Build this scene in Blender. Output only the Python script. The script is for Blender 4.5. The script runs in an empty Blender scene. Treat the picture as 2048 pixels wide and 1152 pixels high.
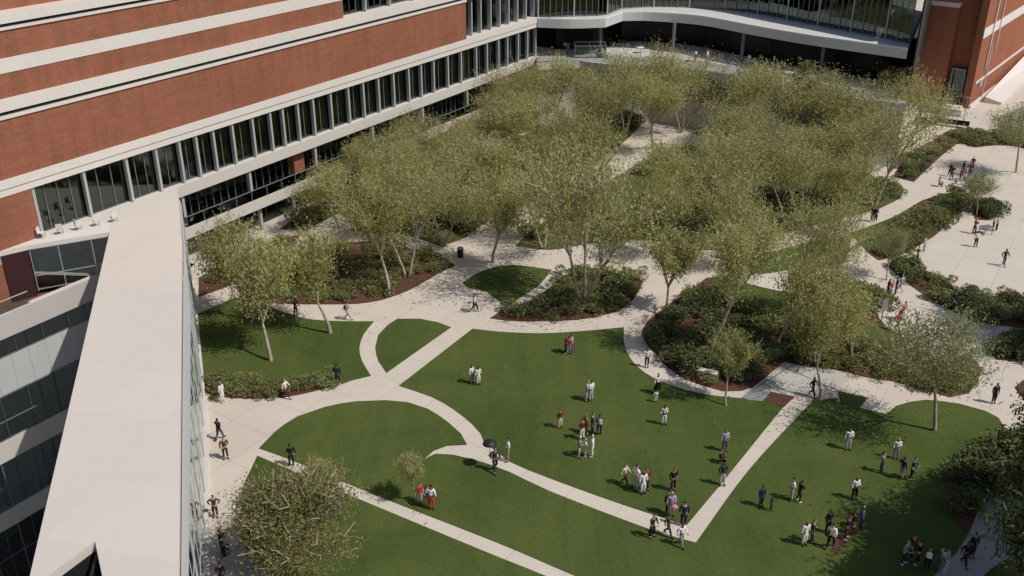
import bpy, bmesh, math, random
from mathutils import Vector, Matrix
from mathutils.geometry import tessellate_polygon
R=math.radians
scn=bpy.context.scene
C=scn.collection
# ------------------------------------------------------------------ camera geometry
F=1950.;TH=R(26.);H=36.;sT,cT=math.sin(TH),math.cos(TH)
def G(px,py,z=0.0):
    """point of the level z seen at photograph pixel (used once to survey the plan)"""
    u=(px-1024)/F; v=(py-576)/F
    rx,ry,rz=u,cT-v*sT,-sT-v*cT
    t=(z-H)/rz
    return (rx*t,ry*t)
cam=bpy.data.cameras.new('camera'); co=bpy.data.objects.new('camera',cam); C.objects.link(co)
co.location=(0,0,H); co.rotation_euler=(math.pi/2-TH,0,0)
cam.sensor_width=36; cam.lens=36*F/2048; cam.clip_end=3000; cam.clip_start=.5
scn.camera=co
# ------------------------------------------------------------------ light
w=bpy.data.worlds.new('World'); scn.world=w; w.use_nodes=True
nt=w.node_tree; bg=nt.nodes['Background']
sky=nt.nodes.new('ShaderNodeTexSky'); sky.sky_type='NISHITA'; sky.sun_disc=False
SUN_EL=52; SUN_AZ=115
sky.sun_elevation=R(SUN_EL); sky.sun_rotation=R(SUN_AZ); sky.air_density=1.0; sky.dust_density=1.5
nt.links.new(sky.outputs[0],bg.inputs[0]); bg.inputs[1].default_value=0.085
sun=bpy.data.lights.new('sun','SUN'); so=bpy.data.objects.new('sun',sun); C.objects.link(so)
sun.energy=3.6; sun.angle=R(.6); sun.color=(1,.94,.86)
tos=Vector((math.sin(R(SUN_AZ))*math.cos(R(SUN_EL)),math.cos(R(SUN_AZ))*math.cos(R(SUN_EL)),math.sin(R(SUN_EL))))
so.rotation_euler=tos.to_track_quat('Z','Y').to_euler(); so.location=(60,-30,90)
scn.view_settings.view_transform='Standard'; scn.view_settings.look='None'
scn.view_settings.exposure=-0.06; scn.view_settings.gamma=1
scn.cycles.max_bounces=6; scn.cycles.transparent_max_bounces=8; scn.cycles.caustics_reflective=False; scn.cycles.caustics_refractive=False
scn.cycles.sample_clamp_indirect=4
# ------------------------------------------------------------------ materials
def newmat(name,col=(.5,.5,.5),rough=.7,metal=0.,spec=.3):
    m=bpy.data.materials.new(name); m.use_nodes=True
    b=m.node_tree.nodes['Principled BSDF']
    b.inputs['Base Color'].default_value=(*col,1); b.inputs['Roughness'].default_value=rough
    b.inputs['Metallic'].default_value=metal; b.inputs['Specular IOR Level'].default_value=spec
    return m
def N(m,t): return m.node_tree.nodes.new(t)
def L(m,a,b): m.node_tree.links.new(a,b)
def ramp(m,fac,stops):
    r=N(m,'ShaderNodeValToRGB'); L(m,fac,r.inputs[0])
    e=r.color_ramp.elements
    while len(e)<len(stops): e.new(.5)
    for i,(p,c) in enumerate(stops): e[i].position=p; e[i].color=(*c,1)
    return r.outputs[0]
def noise(m,vec,scale,detail=5,rough=.6,dist=0):
    n=N(m,'ShaderNodeTexNoise'); n.inputs['Scale'].default_value=scale; n.inputs['Detail'].default_value=detail
    n.inputs['Roughness'].default_value=rough; n.inputs['Distortion'].default_value=dist
    if vec: L(m,vec,n.inputs['Vector'])
    return n.outputs['Fac']
def mix(m,fac,a,b,mode='MIX'):
    x=N(m,'ShaderNodeMix'); x.data_type='RGBA'; x.blend_type=mode
    for s,v in ((x.inputs[0],fac),(x.inputs[6],a),(x.inputs[7],b)):
        if isinstance(v,(int,float)): s.default_value=v
        elif isinstance(v,tuple): s.default_value=(*v,1)
        else: L(m,v,s)
    return x.outputs[2]
def mth(m,op,a,b=0.,c=None):
    x=N(m,'ShaderNodeMath'); x.operation=op
    for i,v in enumerate((a,b) if c is None else (a,b,c)):
        if isinstance(v,(int,float)): x.inputs[i].default_value=v
        else: L(m,v,x.inputs[i])
    return x.outputs[0]
def bsdf(m): return m.node_tree.nodes['Principled BSDF']
def bump(m,h,st,dist=.02):
    b=N(m,'ShaderNodeBump'); b.inputs['Strength'].default_value=st; b.inputs['Distance'].default_value=dist
    L(m,h,b.inputs['Height']); L(m,b.outputs[0],bsdf(m).inputs['Normal'])
def objvec(m):
    t=N(m,'ShaderNodeTexCoord'); return t.outputs['Object']
def joints(m,vec,sx,sy,rot,wd,offs=(0,0)):
    mp=N(m,'ShaderNodeMapping'); mp.inputs['Rotation'].default_value=(0,0,rot); mp.inputs['Location'].default_value=(offs[0],offs[1],0)
    L(m,vec,mp.inputs[0]); sp=N(m,'ShaderNodeSeparateXYZ'); L(m,mp.outputs[0],sp.inputs[0])
    o=[]
    for a,sz in ((0,sx),(1,sy)):
        f=mth(m,'FRACT',mth(m,'DIVIDE',sp.outputs[a],sz))
        d=mth(m,'MULTIPLY',mth(m,'ABSOLUTE',mth(m,'SUBTRACT',f,.5)),sz)
        o.append(mth(m,'GREATER_THAN',d,sz/2-wd))
    return mth(m,'MAXIMUM',o[0],o[1]),(mp,sp)
def concrete(name,a,b,js=None,rot=0,jw=.02,jc=.72,rough=.8,bscale=.25):
    m=newmat(name,a,rough,spec=.2); v=objvec(m)
    n1=noise(m,v,bscale,6,.62,.3); n2=noise(m,v,6,4,.6)
    c=ramp(m,n1,[(.3,b),(.68,a)])
    c=mix(m,.35,c,ramp(m,n2,[(.3,tuple(x*.8 for x in a)),(.7,a)]))
    n3=noise(m,v,1.3,8,.75,1.2)
    st=mth(m,'MULTIPLY',mth(m,'LESS_THAN',n3,.36),.16)
    c=mix(m,st,c,tuple(x*.62 for x in b))
    if js:
        j,(mp,sp)=joints(m,v,js[0],js[1],rot,jw)
        # tone changes from slab to slab
        fl=[mth(m,'FLOOR',mth(m,'DIVIDE',sp.outputs[k],js[k])) for k in (0,1)]
        cb=N(m,'ShaderNodeCombineXYZ'); L(m,fl[0],cb.inputs[0]); L(m,fl[1],cb.inputs[1])
        wn=N(m,'ShaderNodeTexWhiteNoise'); L(m,cb.outputs[0],wn.inputs['Vector'])
        c=mix(m,mth(m,'MULTIPLY',wn.outputs['Value'],.13),c,tuple(x*.62 for x in a))
        c=mix(m,j,c,tuple(x*jc for x in a))
    L(m,c,bsdf(m).inputs['Base Color']); bump(m,n2,.15,.01)
    return m
M={}
M['plaza']=concrete('paving_concrete',(.63,.565,.49),(.54,.48,.41),(3.2,3.2),R(33),.016,.58)
M['white']=concrete('white_cladding',(.68,.64,.60),(.63,.59,.55),None)
M['roof']=concrete('roof_membrane',(.65,.60,.545),(.61,.56,.505),(7.,4.6),R(14),.025,.86,bscale=.12)
M['slab']=concrete('slab_edge',(.70,.66,.61),(.64,.60,.555),(5.2,50),0,.015,.8)
M['wall_grey']=concrete('grey_wall',(.27,.28,.31),(.22,.23,.26),(2.4,60),0,.03,.6)
M['wingpanel']=concrete('panel',(.52,.53,.52),(.47,.48,.48),(1.35,60),0,.02,.55)
M['court']=concrete('court_floor',(.52,.50,.47),(.45,.43,.40),(4,4),0,.02,.7)
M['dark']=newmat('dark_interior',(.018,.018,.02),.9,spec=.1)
M['floorin']=newmat('interior_floor',(.16,.17,.16),.5)
M['brownfloor']=concrete('brown_tiles',(.20,.115,.09),(.15,.085,.07),(.9,.9),0,.015,.6)
M['mull']=newmat('aluminium_mullion',(.42,.44,.43),.45,.1)
M['mull2']=newmat('thin_mullion',(.20,.215,.215),.45,.2)
M['metal']=newmat('grey_metal',(.30,.31,.32),.4,.6)
M['black']=newmat('black_metal',(.02,.02,.022),.5)
M['wood']=newmat('timber',(.22,.13,.07),.7)
M['whitep']=newmat('white_paint',(.75,.74,.72),.4)
M['red']=newmat('red_plastic',(.5,.05,.03),.4)
M['joint']=newmat('joint_sealant',(.33,.13,.085),.9)
def glassm(name,tint,fac):
    m=bpy.data.materials.new(name); m.use_nodes=True; t=m.node_tree; t.nodes.clear()
    o=t.nodes.new('ShaderNodeOutputMaterial'); g=t.nodes.new('ShaderNodeBsdfGlossy'); g.inputs['Roughness'].default_value=.03
    g.inputs['Color'].default_value=(.85,.92,.9,1)
    tr=t.nodes.new('ShaderNodeBsdfTransparent'); tr.inputs[0].default_value=(*tint,1)
    fr=t.nodes.new('ShaderNodeFresnel'); fr.inputs[0].default_value=1.5
    a=t.nodes.new('ShaderNodeMath'); a.operation='MULTIPLY_ADD'; a.inputs[1].default_value=1.0; a.inputs[2].default_value=fac
    a.use_clamp=True
    mx=t.nodes.new('ShaderNodeMixShader')
    t.links.new(fr.outputs[0],a.inputs[0]); t.links.new(a.outputs[0],mx.inputs[0]); t.links.new(tr.outputs[0],mx.inputs[1]); t.links.new(g.outputs[0],mx.inputs[2])
    # slight waviness of the panes
    no=t.nodes.new('ShaderNodeTexNoise'); no.inputs['Scale'].default_value=.5; bp=t.nodes.new('ShaderNodeBump'); bp.inputs['Strength'].default_value=.12; bp.inputs['Distance'].default_value=.1
    tc=t.nodes.new('ShaderNodeTexCoord'); t.links.new(tc.outputs['Object'],no.inputs['Vector']); t.links.new(no.outputs[0],bp.inputs['Height']); t.links.new(bp.outputs[0],g.inputs['Normal'])
    t.links.new(mx.outputs[0],o.inputs[0]); return m
M['glass']=glassm('window_glass',(.34,.40,.38),.05)
M['glass2']=glassm('railing_glass',(.80,.85,.84),.02)
M['glassbr']=glassm('side_glass',(.62,.72,.68),.30)
def brick(name,axis,a=(.325,.122,.073),b=(.265,.098,.058)):
    m=newmat(name,a,.85,spec=.15); v=objvec(m)
    sp=N(m,'ShaderNodeSeparateXYZ'); L(m,v,sp.inputs[0]); cb=N(m,'ShaderNodeCombineXYZ')
    L(m,mth(m,'ADD',sp.outputs[0],sp.outputs[1]),cb.inputs[0]); L(m,sp.outputs[2],cb.inputs[1])
    bt=N(m,'ShaderNodeTexBrick'); L(m,cb.outputs[0],bt.inputs['Vector'])
    bt.inputs['Color1'].default_value=(*a,1); bt.inputs['Color2'].default_value=(*b,1); bt.inputs['Mortar'].default_value=(.33,.17,.11,1)
    bt.inputs['Scale'].default_value=1; bt.inputs['Brick Width'].default_value=.30; bt.inputs['Row Height'].default_value=.10; bt.inputs['Mortar Size'].default_value=.009
    mp=N(m,'ShaderNodeMapping'); L(m,cb.outputs[0],mp.inputs[0]); mp.inputs['Scale'].default_value=(.25,2.6,1)
    n1=noise(m,mp.outputs[0],1,6,.65); n2=noise(m,cb.outputs[0],.12,4,.6)
    c=mix(m,1.,bt.outputs[0],ramp(m,n1,[(.3,(.88,.87,.86)),(.72,(1.07,1.06,1.05))]),'MULTIPLY')
    c=mix(m,1.,c,ramp(m,n2,[(.3,(.88,.88,.88)),(.7,(1.06,1.05,1.04))]),'MULTIPLY')
    mv=N(m,'ShaderNodeMapping'); L(m,cb.outputs[0],mv.inputs[0]); mv.inputs['Scale'].default_value=(1.1,.07,1)
    ns=noise(m,mv.outputs[0],1,5,.7)
    c=mix(m,.8,c,mix(m,1.,c,ramp(m,ns,[(.38,(.84,.83,.83)),(.62,(1.05,1.05,1.05))]),'MULTIPLY'))
    L(m,c,bsdf(m).inputs['Base Color']); bump(m,bt.outputs['Fac'],.2,-.01)
    return m
M['brick']=brick('red_brick',0)
M['brickr']=brick('red_brick_right',0,(.35,.125,.068),(.28,.098,.053))
def grass():
    m=newmat('lawn_grass',(.05,.09,.02),.9,spec=.1); v=objvec(m)
    n1=noise(m,v,.11,6,.65,.6); n2=noise(m,v,1.7,6,.7); n3=noise(m,v,22,3,.7)
    mp=N(m,'ShaderNodeMapping'); mp.inputs['Rotation'].default_value=(0,0,R(-62)); mp.inputs['Scale'].default_value=(1,.10,1); L(m,v,mp.inputs[0])
    n4=noise(m,mp.outputs[0],.9,4,.6,.8)
    c=ramp(m,n1,[(.38,(.030,.062,.014)),(.62,(.108,.138,.038))])
    c=mix(m,.38,c,ramp(m,n2,[(.28,(.036,.072,.017)),(.72,(.088,.122,.030))]))
    c=mix(m,.36,c,ramp(m,n3,[(.25,(.032,.060,.014)),(.75,(.092,.132,.034))]))
    c=mix(m,.22,c,ramp(m,n4,[(.34,(.036,.072,.015)),(.66,(.092,.130,.032))]))
    n5=noise(m,v,.55,7,.75,1.5)
    c=mix(m,mth(m,'MULTIPLY',mth(m,'GREATER_THAN',n5,.63),.28),c,(.115,.120,.045))
    n6=noise(m,v,7,4,.8)
    c=mix(m,1.,c,ramp(m,n6,[(.3,(.78,.80,.75)),(.7,(1.25,1.2,1.25))]),'MULTIPLY')
    c=mix(m,1.,c,(1.08,.97,1.02),'MULTIPLY')
    L(m,c,bsdf(m).inputs['Base Color']); bump(m,n3,.35,.03); return m
M['grass']=grass()
def cover():
    m=newmat('ground_cover',(.10,.11,.04),.95,spec=.1); v=objvec(m); n1=noise(m,v,.5,6,.7,.5); n2=noise(m,v,6,5,.75)
    c=ramp(m,n1,[(.35,(.055,.072,.024)),(.65,(.135,.142,.055))]); c=mix(m,.6,c,ramp(m,n2,[(.3,(.035,.05,.017)),(.7,(.19,.19,.08))]))
    L(m,c,bsdf(m).inputs['Base Color']); bump(m,n2,1,.15); return m
M['cover']=cover()
def mulch():
    m=newmat('bark_mulch',(.12,.06,.04),.95,spec=.1); v=objvec(m)
    n1=noise(m,v,1.2,6,.7); n3=noise(m,v,14,4,.75)
    c=ramp(m,n1,[(.3,(.075,.037,.025)),(.7,(.150,.072,.047))])
    c=mix(m,.6,c,ramp(m,n3,[(.3,(.05,.026,.018)),(.7,(.20,.10,.066))]))
    L(m,c,bsdf(m).inputs['Base Color']); bump(m,n3,1.,.08); return m
M['mulch']=mulch()
def leafm(name,stops,trans=.35):
    m=newmat(name,stops[1][1],.65,spec=.2)
    g=N(m,'ShaderNodeNewGeometry'); v=objvec(m)
    n=noise(m,v,.55,3,.6)
    f=mth(m,'ADD',mth(m,'MULTIPLY',g.outputs['Random Per Island'],.55),mth(m,'MULTIPLY',n,.5))
    oi=N(m,'ShaderNodeObjectInfo')
    f=mth(m,'ADD',f,mth(m,'MULTIPLY',mth(m,'SUBTRACT',oi.outputs['Random'],.5),.18))
    c=ramp(m,f,stops); L(m,c,bsdf(m).inputs['Base Color'])
    t=N(m,'ShaderNodeBsdfTranslucent'); L(m,c,t.inputs[0]); mx=N(m,'ShaderNodeMixShader'); mx.inputs[0].default_value=trans
    o=[x for x in m.node_tree.nodes if x.type=='OUTPUT_MATERIAL'][0]
    L(m,bsdf(m).outputs[0],mx.inputs[1]); L(m,t.outputs[0],mx.inputs[2]); L(m,mx.outputs[0],o.inputs[0]); return m
M['leaf']=leafm('spring_leaves',[(.12,(.17,.178,.052)),(.5,(.43,.42,.150)),(.88,(.64,.61,.29))],.5)
M['leafdk']=leafm('dull_leaves',[(.15,(.085,.095,.030)),(.5,(.225,.228,.078)),(.9,(.38,.36,.15))],.4)
M['leafgrey']=leafm('grey_leaves',[(.15,(.13,.15,.055)),(.5,(.29,.315,.13)),(.9,(.44,.45,.23))],.45)
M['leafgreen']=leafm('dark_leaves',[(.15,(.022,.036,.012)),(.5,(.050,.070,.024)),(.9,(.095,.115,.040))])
M['shrub']=leafm('shrub_leaves',[(.15,(.085,.102,.034)),(.5,(.215,.232,.088)),(.9,(.38,.37,.17))],.25)
M['shrubd']=leafm('dark_shrub_leaves',[(.15,(.045,.058,.022)),(.5,(.118,.140,.055)),(.9,(.24,.25,.11))],.2)
M['shruby']=leafm('yellow_shrub_leaves',[(.15,(.09,.10,.03)),(.5,(.20,.20,.07)),(.9,(.33,.31,.12))],.25)
def barkm():
    m=newmat('bark',(.28,.22,.16),.9,spec=.1); v=objvec(m)
    mp=N(m,'ShaderNodeMapping'); mp.inputs['Scale'].default_value=(5,5,1); L(m,v,mp.inputs[0]); n=noise(m,mp.outputs[0],1.4,6,.7)
    L(m,ramp(m,n,[(.3,(.24,.195,.15)),(.7,(.50,.43,.34))]),bsdf(m).inputs['Base Color']); bump(m,n,.6,.04); return m
M['bark']=barkm()
# ------------------------------------------------------------------ object helpers
def tag(o,label=None,cat=None,group=None,kind=None):
    if label: o['label']=label
    if cat: o['category']=cat
    if group: o['group']=group
    if kind: o['kind']=kind
    return o
def link(name,me,parent=None,mat=None):
    o=bpy.data.objects.new(name,me); C.objects.link(o)
    if parent: o.parent=parent
    if mat: me.materials.append(mat)
    return o
def fin(bm,name,mat,parent=None,smooth=False,recalc=True):
    if recalc: bmesh.ops.recalc_face_normals(bm,faces=bm.faces)
    me=bpy.data.meshes.new(name); bm.to_mesh(me); bm.free()
    if smooth:
        for p in me.polygons: p.use_smooth=True
    return link(name,me,parent,mat)
def thing(name,label,cat,loc=(0,0,0),rz=0,group=None):
    o=bpy.data.objects.new(name,None); C.objects.link(o); o.location=loc; o.rotation_euler=(0,0,rz)
    o.empty_display_size=.3
    return tag(o,label,cat,group)
def box(bm,x0,x1,y0,y1,z0,z1):
    x0,x1=sorted((x0,x1));y0,y1=sorted((y0,y1));z0,z1=sorted((z0,z1))
    v=[bm.verts.new((x,y,z)) for z in(z0,z1) for (x,y) in((x0,y0),(x1,y0),(x1,y1),(x0,y1))]
    for f in((0,3,2,1),(4,5,6,7),(0,1,5,4),(1,2,6,5),(2,3,7,6),(3,0,4,7)): bm.faces.new([v[i] for i in f])
def boxes(name,lst,mat,parent=None):
    bm=bmesh.new()
    for b in lst: box(bm,*b)
    return fin(bm,name,mat,parent)
def tube(bm,p0,p1,r0,r1,n=8,cap=True):
    p0=Vector(p0);p1=Vector(p1); d=(p1-p0)
    if d.length<1e-5: return
    q=d.to_track_quat('Z','Y')
    a=[];b=[]
    for i in range(n):
        t=2*math.pi*i/n; o=Vector((math.cos(t),math.sin(t),0))
        a.append(bm.verts.new(p0+q@(o*r0))); b.append(bm.verts.new(p1+q@(o*r1)))
    for i in range(n): bm.faces.new((a[i],a[(i+1)%n],b[(i+1)%n],b[i]))
    if cap: bm.faces.new(a[::-1]); bm.faces.new(b)
def bar(bm,p0,p1,wd,z0,z1):
    """vertical wall piece between two plan points"""
    p0=Vector((p0[0],p0[1]));p1=Vector((p1[0],p1[1])); d=(p1-p0)
    if d.length<1e-4: return
    n=Vector((-d.y,d.x)).normalized()*wd/2
    q=[p0-n,p1-n,p1+n,p0+n]
    v=[bm.verts.new((a.x,a.y,z)) for z in(z0,z1) for a in q]
    for f in((0,3,2,1),(4,5,6,7),(0,1,5,4),(1,2,6,5),(2,3,7,6),(3,0,4,7)): bm.faces.new([v[i] for i in f])
def prism(bm,pts,z0,z1):
    tri=tessellate_polygon([[Vector((p[0],p[1],0)) for p in pts]])
    b=[bm.verts.new((p[0],p[1],z0)) for p in pts]; t=[bm.verts.new((p[0],p[1],z1)) for p in pts]
    n=len(pts)
    area=sum(pts[i][0]*pts[(i+1)%n][1]-pts[(i+1)%n][0]*pts[i][1] for i in range(n))
    for a in tri:
        for V_,up in ((t,True),(b,False)):
            f=bm.faces.new([V_[i] for i in a]); f.normal_update()
            if (f.normal.z>0)!=up: f.normal_flip()
    for i in range(n):
        j=(i+1)%n
        q=(b[i],b[j],t[j],t[i])
        bm.faces.new(q if area>0 else q[::-1])
def smooth_poly(pts,corner=38,step=1.0):
    P=[Vector((p[0],p[1])) for p in pts]; n=len(P); isc=[]
    for i in range(n):
        a=P[i]-P[i-1]; b=P[(i+1)%n]-P[i]
        isc.append(abs(a.angle_signed(b,0))>R(corner) if a.length>1e-6 and b.length>1e-6 else True)
    out=[]
    for i in range(n):
        p1=P[i];p2=P[(i+1)%n]; 
        p0=P[i-1] if not isc[i] else p1-(p2-p1)*.5
        p3=P[(i+2)%n] if not isc[(i+1)%n] else p2+(p2-p1)*.5
        k=max(1,min(10,int((p2-p1).length/step)))
        if isc[i] and isc[(i+1)%n]: k=1
        # centripetal-like tangents limited by the segment length
        m1=(p2-p0)*.5; m2=(p3-p1)*.5; Ls=(p2-p1).length
        if m1.length>Ls: m1=m1.normalized()*Ls
        if m2.length>Ls: m2=m2.normalized()*Ls
        for j in range(k):
            t=j/k; h=2*t**3-3*t*t+1; g=t**3-2*t*t+t; h2=-2*t**3+3*t*t; g2=t**3-t*t
            q=p1*h+m1*g+p2*h2+m2*g2; out.append((q.x,q.y))
    return out
def px_poly(px): return smooth_poly([G(*p) for p in px])
def inside(p,poly):
    x,y=p; c=False; n=len(poly); j=n-1
    for i in range(n):
        xi,yi=poly[i];xj,yj=poly[j]
        if (yi>y)!=(yj>y) and x<(xj-xi)*(y-yi)/(yj-yi)+xi: c=not c
        j=i
    return c
def edge_dist(p,poly):
    P=Vector(p); m=1e9; n=len(poly)
    for i in range(n):
        a=Vector(poly[i]);b=Vector(poly[(i+1)%n]); ab=b-a
        t=max(0,min(1,(P-a).dot(ab)/max(ab.length_squared,1e-9))); m=min(m,(a+ab*t-P).length)
    return m
def copy_tree(o,parent=None):
    c=o.copy(); C.objects.link(c)
    if parent: c.parent=parent
    for ch in list(o.children): copy_tree(ch,c)
    return c
# ------------------------------------------------------------------ ground
OX,OY=-28.2785,78.4547; DX,DY=.54111,.84095; NX,NY=DY,-DX
def LW(s,o,):  # facade coordinates (along, outward) -> world
    return (OX+DX*s+NX*o,OY+DY*s+NY*o)
RAMP_R=[(-28.0,76.9),(-24.4,66.3),(-15.4,36.3),(-13.9,31.3),(-9.,15.)]
WALLG=[(-27.9,77.4),(-28.6,75.),(-22.2,56.2),(-17.1,39.3),(-15.2,32.),(-10.4,15.5)]
bm=bmesh.new()
pl=[LW(3,-1.9)]+[LW(.2,-1.9),LW(.2,0)]+WALLG[1:]+[(-9,-60),(500,-60),(500,600),(200,600)]+[LW(62,-1.9)]
prism(bm,pl,-19,0)
tag(fin(bm,'plaza',M['plaza']),kind='structure')
bm=bmesh.new()
for v in ((-600,-100),(-9,-100),(-9,15)): pass
q=[bm.verts.new(v) for v in((-700,-300,-18),(700,-300,-18.0),(700,900,-18.0),(-700,900,-18))]; bm.faces.new(q)
tag(fin(bm,'ground',M['court']),kind='structure')
def lawn(px,z=.035,world=False):
    bm=bmesh.new(); P=px if world else px_poly(px); prism(bm,P,-.02,z); o=fin(bm,'lawn',M['grass']); tag(o,kind='structure'); return P
def bed(px,z=.06,mat='mulch',name='mulch_bed'):
    bm=bmesh.new(); P=px_poly(px); prism(bm,P,-.01,z); o=fin(bm,name,M[mat]); tag(o,kind='structure'); return P
# left lawn
lawn([(395,628),(410,622),(470,595),(520,604),(560,622),(620,639),(690,643),(748,643),(728,668),(719,695),(724,722),(742,752),(700,762),(676,772),(640,779),(570,794),(500,797),(450,794),(398,782)])
lawn([(795,638),(840,638),(876,645),(902,655),(838,700),(773,746),(757,722),(751,695),(757,670),(775,651)])
lawn([(945,658),(1000,664),(1080,667),(1160,663),(1248,655),(1247,678),(1254,705),(1274,733),(1312,759),(1370,780),(1430,792),(1483,797),(1526,803),(1542,784),(1587,794),(1566,815),(1448,961),(1373,1051),(1235,1006),(1100,957),(1020,924),(985,897),(969,887),(962,868),(945,849),(906,818),(863,794),(798,772),(870,716)])
lawn([(518,897),(549,865),(596,833),(651,814),(714,803),(773,801),(816,805),(855,818),(894,843),(922,868),(934,890),(894,892),(867,902),(846,921),(858,914),(871,908),(906,910),(949,920),(984,931),(1020,945),(1100,983),(1299,1059),(1392,1086),(1500,938),(1627,800),(1680,805),(1676,782),(1736,796),(1719,816),(1772,829),(1793,812),(1821,804),(1852,800),(1919,808),(1970,822),(1997,836),(2010,857),(2015,884),(2001,924),(1978,982),(1958,1014),(1935,1069),(1911,1108),(1868,1152),(1840,1230),(1340,1230),(1150,1152),(1000,1088),(745,988),(587,922)])
lawn([(515,912),(545,925),(745,1010),(1000,1116),(1090,1152),(1240,1225),(610,1225),(556,1160),(518,1110),(492,1060),(484,1020),(487,975)])
P_lens=lawn([(925,566),(947,551),(980,537),(1024,530),(1104,540),(1075,573),(1035,599),(1013,617),(998,602),(973,584),(936,575)])
P_w5=lawn([(1484,522),(1557,500),(1623,484),(1681,471),(1700,493),(1690,520),(1674,535),(1620,538),(1576,540),(1521,549),(1478,545)])
lawn([(1960,1160),(2010,1120),(2100,1140),(2100,1250),(1950,1250)])
BEDS={}
BEDS['edge']=bed([(398,745),(470,757),(560,768),(640,752),(674,770),(640,780),(570,795),(500,798),(450,795),(398,783)])
BEDS['walk']=bed([(398,557),(440,532),(491,510),(560,478),(602,470),(560,512),(469,567),(398,594)])
BEDS['tri']=bed([(476,600),(500,582),(560,540),(640,500),(700,486),(761,485),(819,497),(856,506),(889,518),(910,531),(874,549),(837,571),(801,588),(765,600),(713,608),(640,609),(560,608),(510,603)])
BEDS['mid']=bed([(980,637),(1013,618),(1060,602),(1104,573),(1133,551),(1170,537),(1228,540),(1286,562),(1279,580),(1264,602),(1239,621),(1206,631),(1155,640),(1082,643),(1020,642)])
BEDS['big']=bed([(1285,660),(1297,641),(1319,624),(1355,599),(1385,578),(1412,557),(1448,553),(1521,575),(1594,589),(1645,597),(1663,588),(1681,577),(1705,572),(1740,588),(1754,618),(1758,637),(1776,657),(1794,668),(1813,681),(1816,701),(1834,715),(1885,713),(1930,712),(1955,725),(1962,745),(1955,766),(1936,787),(1900,795),(1850,781),(1785,763),(1732,755),(1681,741),(1619,734),(1568,724),(1506,775),(1483,782),(1447,783),(1425,777),(1370,759),(1337,737),(1312,708),(1294,690),(1285,672)])
lawn([(1420,560),(1448,556),(1521,578),(1594,592),(1645,600),(1700,620),(1740,640),(1755,650),(1776,668),(1794,678),(1811,688),(1812,700),(1780,716),(1720,705),(1660,680),(1600,650),(1500,625),(1440,600)],.08)
BEDS['long']=bed([(1700,466),(1751,449),(1794,431),(1846,401),(1882,390),(1901,386),(1950,400),(1932,420),(1904,435),(1875,467),(1842,489),(1805,509),(1758,521),(1743,511),(1725,493)])
lawn([(1702,467),(1751,450),(1794,432),(1830,411),(1830,420),(1790,448),(1760,475),(1745,500),(1739,507),(1724,492)],.08)
BEDS['hedge']=bed([(1772,529),(1813,524),(1834,533),(1856,548),(1885,566),(1922,584),(1966,591),(2048,595),(2130,600),(2130,672),(2048,657),(1977,648),(1933,635),(1900,621),(1867,602),(1834,580),(1805,559)])
BEDS['right']=bed([(1975,700),(2000,685),(2048,676),(2130,672),(2130,735),(2048,724),(1995,720)])
BEDS['top']=bed([(1786,354),(1828,364),(1867,326),(1911,289),(1921,287),(1955,295),(1987,291),(2026,292),(2080,306),(2090,285),(1987,271),(1934,261),(1893,263),(1869,279),(1830,302),(1804,326)])
BEDS['rightlawn']=bed([(1936,905),(2003,915),(1981,982),(1960,1014),(1937,1069),(1915,1050),(1900,970)])
BEDS['corner']=bed([(2048,760),(2030,775),(2048,800),(2110,800),(2110,750)])
BEDS['darkright']=bed([(1988,985),(2010,880),(2048,870),(2130,880),(2130,1010),(2048,1000)])
BEDS['willow']=bed([(497,950),(510,958),(503,1000),(510,1050),(535,1095),(580,1150),(620,1225),(605,1225),(556,1160),(518,1110),(492,1060),(484,1020),(487,975)])
BEDS['patch']=bed([(1660,1104),(1672,1106),(1690,1092),(1703,1070),(1694,1064),(1676,1076)])
BEDS['grove']=bed([(1030,492),(1070,458),(1150,404),(1290,322),(1370,290),(1450,300),(1600,325),(1733,345),(1760,360),(1802,370),(1808,380),(1796,399),(1776,409),(1752,420),(1681,438),(1594,460),(1539,475),(1466,500),(1412,500),(1320,482),(1200,485),(1100,500)],.06,'cover','ground_cover')
BEDS['upper']=bed([(1380,268),(1450,242),(1560,262),(1650,285),(1740,300),(1770,300),(1735,330),(1600,297),(1480,280)],.06,'cover','ground_cover')
BEDS['leftgrove']=bed([(700,462),(900,350),(1050,270),(1180,232),(1290,240),(1240,290),(1120,360),(1000,425),(925,478),(880,492),(800,468)],.06,'cover','ground_cover')
BEDS['farleft']=bed([(560,458),(640,405),(760,350),(900,285),(1000,240),(1010,250),(900,312),(780,375),(690,420),(610,462)],.06,'cover','ground_cover')
bm=bmesh.new(); prism(bm,[G(1512,776),G(1568,726),G(1619,735),G(1681,742),G(1700,760),G(1655,797),G(1588,793),G(1543,783),G(1520,800),G(1486,796)],-.01,.012)
tag(fin(bm,'pavement',concrete('pavement_slabs',(.50,.475,.435),(.43,.405,.37),(4.4,3.1),R(47),.05,.35)),kind='structure')
bed([(1541,785),(1588,795),(1567,815),(1526,803)],.05)
bed([(1643,800),(1676,797),(1674,803),(1650,806)],.05)
bm=bmesh.new(); prism(bm,[G(1483,796),G(1505,777),G(1540,786),G(1525,803),G(1500,801)],-.01,.045)
tag(fin(bm,'pavement',concrete('dark_slabs',(.27,.275,.29),(.22,.225,.24),(3,3),R(47),.03,.5)),kind='structure')
# right pavement, corner shade painted in as a greyer slab colour
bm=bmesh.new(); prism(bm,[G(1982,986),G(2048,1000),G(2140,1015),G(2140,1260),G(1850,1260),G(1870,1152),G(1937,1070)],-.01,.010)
tag(fin(bm,'pavement',concrete('shade_pavement',(.42,.40,.39),(.36,.345,.34),(3.6,3.6),R(20),.03,.6)),kind='structure')

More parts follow.
